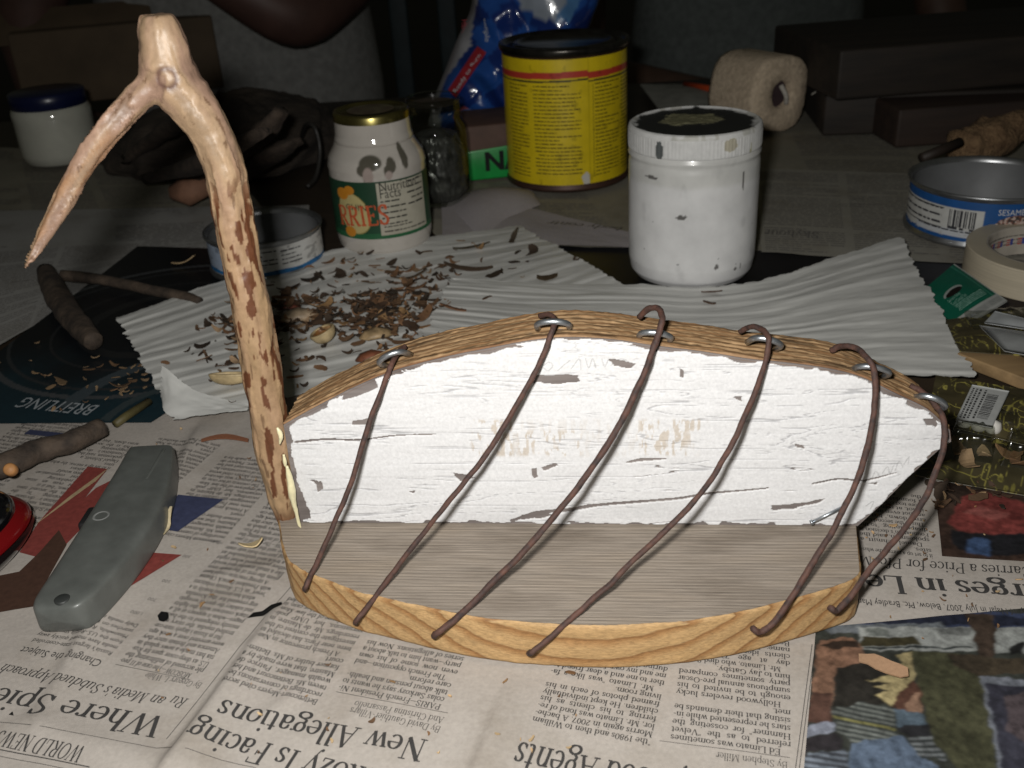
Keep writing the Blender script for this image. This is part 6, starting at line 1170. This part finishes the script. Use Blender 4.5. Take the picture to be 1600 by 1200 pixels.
# cardboard carton at the back left
p = at(40, 150, 0); Mcarton = mat('brown_cardboard', (.10, .070, .042), .85, scale=20, bmp=.1); root = thing('cardboard_box', 'dim brown cardboard carton behind the jar with the blue lid', 'box', at(170, 165))
v, f = rbox(.26, .20, .095, .003); me('carton_body', rot(v, .25)+at(150, 168)+np.array([0, .15, 0]), f, Mcarton, root)
v, f = rbox(.20, .003, .06, .001); me('carton_flap', rot(v, .25, 0, -.9)+at(130, 164)+np.array([0, .03, .08]), f, Mcarton, root)

# ------------------------------------------------------------------ the people sitting behind the table
def seated(label, at0, skin, cloth, face, arms, scale=1., hair=(.01, .008, .007), clothname='shirt'):
    """upper body facing the viewer's side; at0 = point between the hips; arms = [(shoulder->elbow->wrist) in metres from at0]"""
    c = np.array(at0); root = thing('person', label, 'person', c)
    pts = [(0, 0, 0), (0, -.01, .16), (0, -.02, .32), (0, -.01, .46), (0, -.02, .56), (0, -.04, .63), (0, -.05, .72), (0, -.04, .80)]; E = [(i, i+1) for i in range(7)]; R = [(.17, .12), (.155, .11), (.17, .115), (.13, .09), (.055, .055), (.07, .08), (.078, .098), (.05, .06)]
    for sgn in (-1, 1):
        i0 = len(pts); pts += [(sgn*.10, .05-.15, -.02), (sgn*.12, -.42, 0), (sgn*.12, -.44, -.42), (sgn*.12, -.52, -.48)]; E += [(0, i0), (i0, i0+1), (i0+1, i0+2), (i0+2, i0+3)]; R += [.085, .06, .04, .03]
    for arm in arms:
        i0 = len(pts); pts += list(arm); E += [(3, i0)]+[(i0+i, i0+i+1) for i in range(len(arm)-1)]; R += [.058, .047, .043, .034, .028, .024][:len(arm)]
        h = np.array(arm[-1]); d = h-np.array(arm[-2]); d /= np.linalg.norm(d); sd = np.cross(d, [0, 0, 1]); sd /= np.linalg.norm(sd)+1e-9; hi = len(pts); pts.append(tuple(h+d*.06)); E.append((i0+len(arm)-1, hi)); R.append((.030, .018))
        for kf in range(5):
            off = (kf-1.5)*.016 if kf < 4 else -.034; st_ = h+d*(.075 if kf < 4 else .03)+sd*off; l = (.062, .072, .068, .054, .045)[kf]; j = len(pts); dd = d if kf < 4 else (d*.6-sd*.8); pts += [tuple(st_), tuple(st_+dd*l*.5-ez*.006), tuple(st_+dd*l-ez*.018)]; E += [(hi, j), (j, j+1), (j+1, j+2)]; R += [.0095, .0085, .0070]
    v, f = skinned(np.array(pts)*scale+c, E, [tuple(np.array(r)*scale) if not np.isscalar(r) else r*scale for r in R]); me('body', v, f, mat('skin_'+face, skin, .55, scale=30, var=.1, bmp=.1), root)
    sp = [(0, 0, -.03), (0, -.01, .16), (0, -.02, .32), (0, -.01, .46), (0, -.018, .525)]; sE = [(i, i+1) for i in range(4)]; sR = [(.23, .145), (.225, .135), (.215, .135), (.15, .105), (.075, .072)]
    for arm in arms: a = np.array(arm); i0 = len(sp); sp += [tuple(a[0]), tuple(a[0]*.45+a[1]*.55)]; sE += [(3, i0), (i0, i0+1)]; sR += [.080, .072]
    v, f = skinned(np.array(sp)*scale+c, sE, [tuple(np.array(r)*scale) if not np.isscalar(r) else r*scale for r in sR], 3); w_ = .040*(fbm(v[:, 0]*14+v[:, 2]*9, v[:, 2]*6-v[:, 0]*5, 5, 3)-.5); v[:, 1] += w_
    me(clothname, v, f, mat('cloth_'+face, cloth, .9, scale=90, bmp=.3), root)
    hd = c+np.array([0, -.055, .735])*scale; a, b = np.meshgrid(np.linspace(0, 1.75, 16), np.linspace(0, 2*math.pi, 40, endpoint=False), indexing='ij'); V = np.stack([hd[0]+.092*np.sin(a)*np.cos(b)*scale, hd[1]+.02+.112*np.sin(a)*np.sin(b)*scale, hd[2]+.03+.105*np.cos(a)*scale], -1).reshape(-1, 3); me('hair', V, gridF(16, 40, True), mat('hair_'+face, hair, .7, scale=120), root)
    fy = hd[1]-.098*scale
    for sx_ in (-.033, .033):
        v, f = lathe([(0, -.013), (.009, -.009), (.013, 0), (.009, .009), (0, .013)], np.array([hd[0]+sx_*scale, fy+.004, hd[2]+.0]), 16); me('eye', v, f, mat('eye_'+face, (.3, .28, .26), .2, c2=(.25, .22, .2)), root)
    v, f = tube([(hd[0], fy+.006, hd[2]+.005), (hd[0], fy-.014, hd[2]-.035), (hd[0], fy+.006, hd[2]-.045)], [.008, .014, .009], 12); me('nose', v, f, mat('nose_'+face, skin, .55), root)
    v, f = tube([(hd[0]-.025, fy+.010, hd[2]-.068), (hd[0], fy-.002, hd[2]-.071), (hd[0]+.025, fy+.010, hd[2]-.068)], [.004, .008, .004], 12); me('mouth', v, f, mat('lips_'+face, np.array(skin)*.7+np.array((.02, 0, 0)), .5), root)
    return root
TBK = TAB_Y
P1c = np.array([at_depth(445, 60, 1)[0]*0-.375, TBK+.26, -.16])
e1 = at_depth(470, 66, 1.24)-P1c; s1 = at_depth(330, -60, 1.45)-P1c
seated('dark-armed person in a white T-shirt bending an elbow over the back edge of the table', P1c, (.085, .045, .036), (.22, .22, .21), 'near', [[(-.20, -.02, .43), (-.26, -.14, .26), (-.22, -.20, .12), (-.06, -.26, .10), (.02, -.28, .10)], [(.20, -.02, .43), (.22, -.10, .32), tuple(e1+np.array([.00, .0, .02])), tuple(e1+np.array([-.10, -.02, .10])), tuple(e1+np.array([-.16, -.01, .16]))]])
P2c = np.array([.46, 1.90, -.20])
seated('person in a dark grey-green T-shirt, dim in the background behind the cream roll', P2c, (.12, .07, .05), (.15, .17, .165), 'far', [[(-.21, -.02, .43), (-.30, -.04, .28), (-.30, -.10, .12), (-.12, -.25, .10), (-.04, -.30, .10)], [(.21, -.02, .43), (.31, -.04, .28), (.33, -.12, .10), (.18, -.28, .08), (.08, -.32, .08)]])
# chair behind
root = thing('chair', 'dark teal slatted chair back far behind the gold-lidded jar', 'chair', (-.12, 2.0, -.81))
Mch = mat('teal_chair_paint', (.02, .035, .04), .6)
for i in range(4): v, f = rbox(.035, .02, 1.05, .004); me('back_slat', v+np.array([-.26+.09*i, 2.0, -.4]), f, Mch, root)
v, f = rbox(.40, .025, .06, .005); me('top_rail', v+np.array([-.125, 2.0, .62]), f, Mch, root)
v, f = rbox(.42, .42, .03, .006); me('seat', v+np.array([-.125, 1.79, -.40]), f, Mch, root)
for sx_ in (-.31, .06):
    for sy_ in (1.60, 1.98): v, f = rbox(.035, .035, .42, .004); me('leg', v+np.array([sx_, sy_, -.81]), f, Mch, root)

# lettering on the back sheet, then tidy up the lettering helper
k, p0, d, nn = SKY; sk = [o for o in bpy.data.objects if o.get('label', '').startswith('newspaper sheet under the round fish')][0]; sk['label'] = 'newspaper sheet under the wide blue-labelled can and the tape roll'
k.build('headline', Mgrey, sk, lambda u, v, l: np.stack([p0[0]+d[0]*u+nn[0]*v, p0[1]+d[1]*u+nn[1]*v, .0014+l+0*u], -1))
if 'cu' in _gc: cu, ob = _gc['cu']; bpy.data.objects.remove(ob); bpy.data.curves.remove(cu)
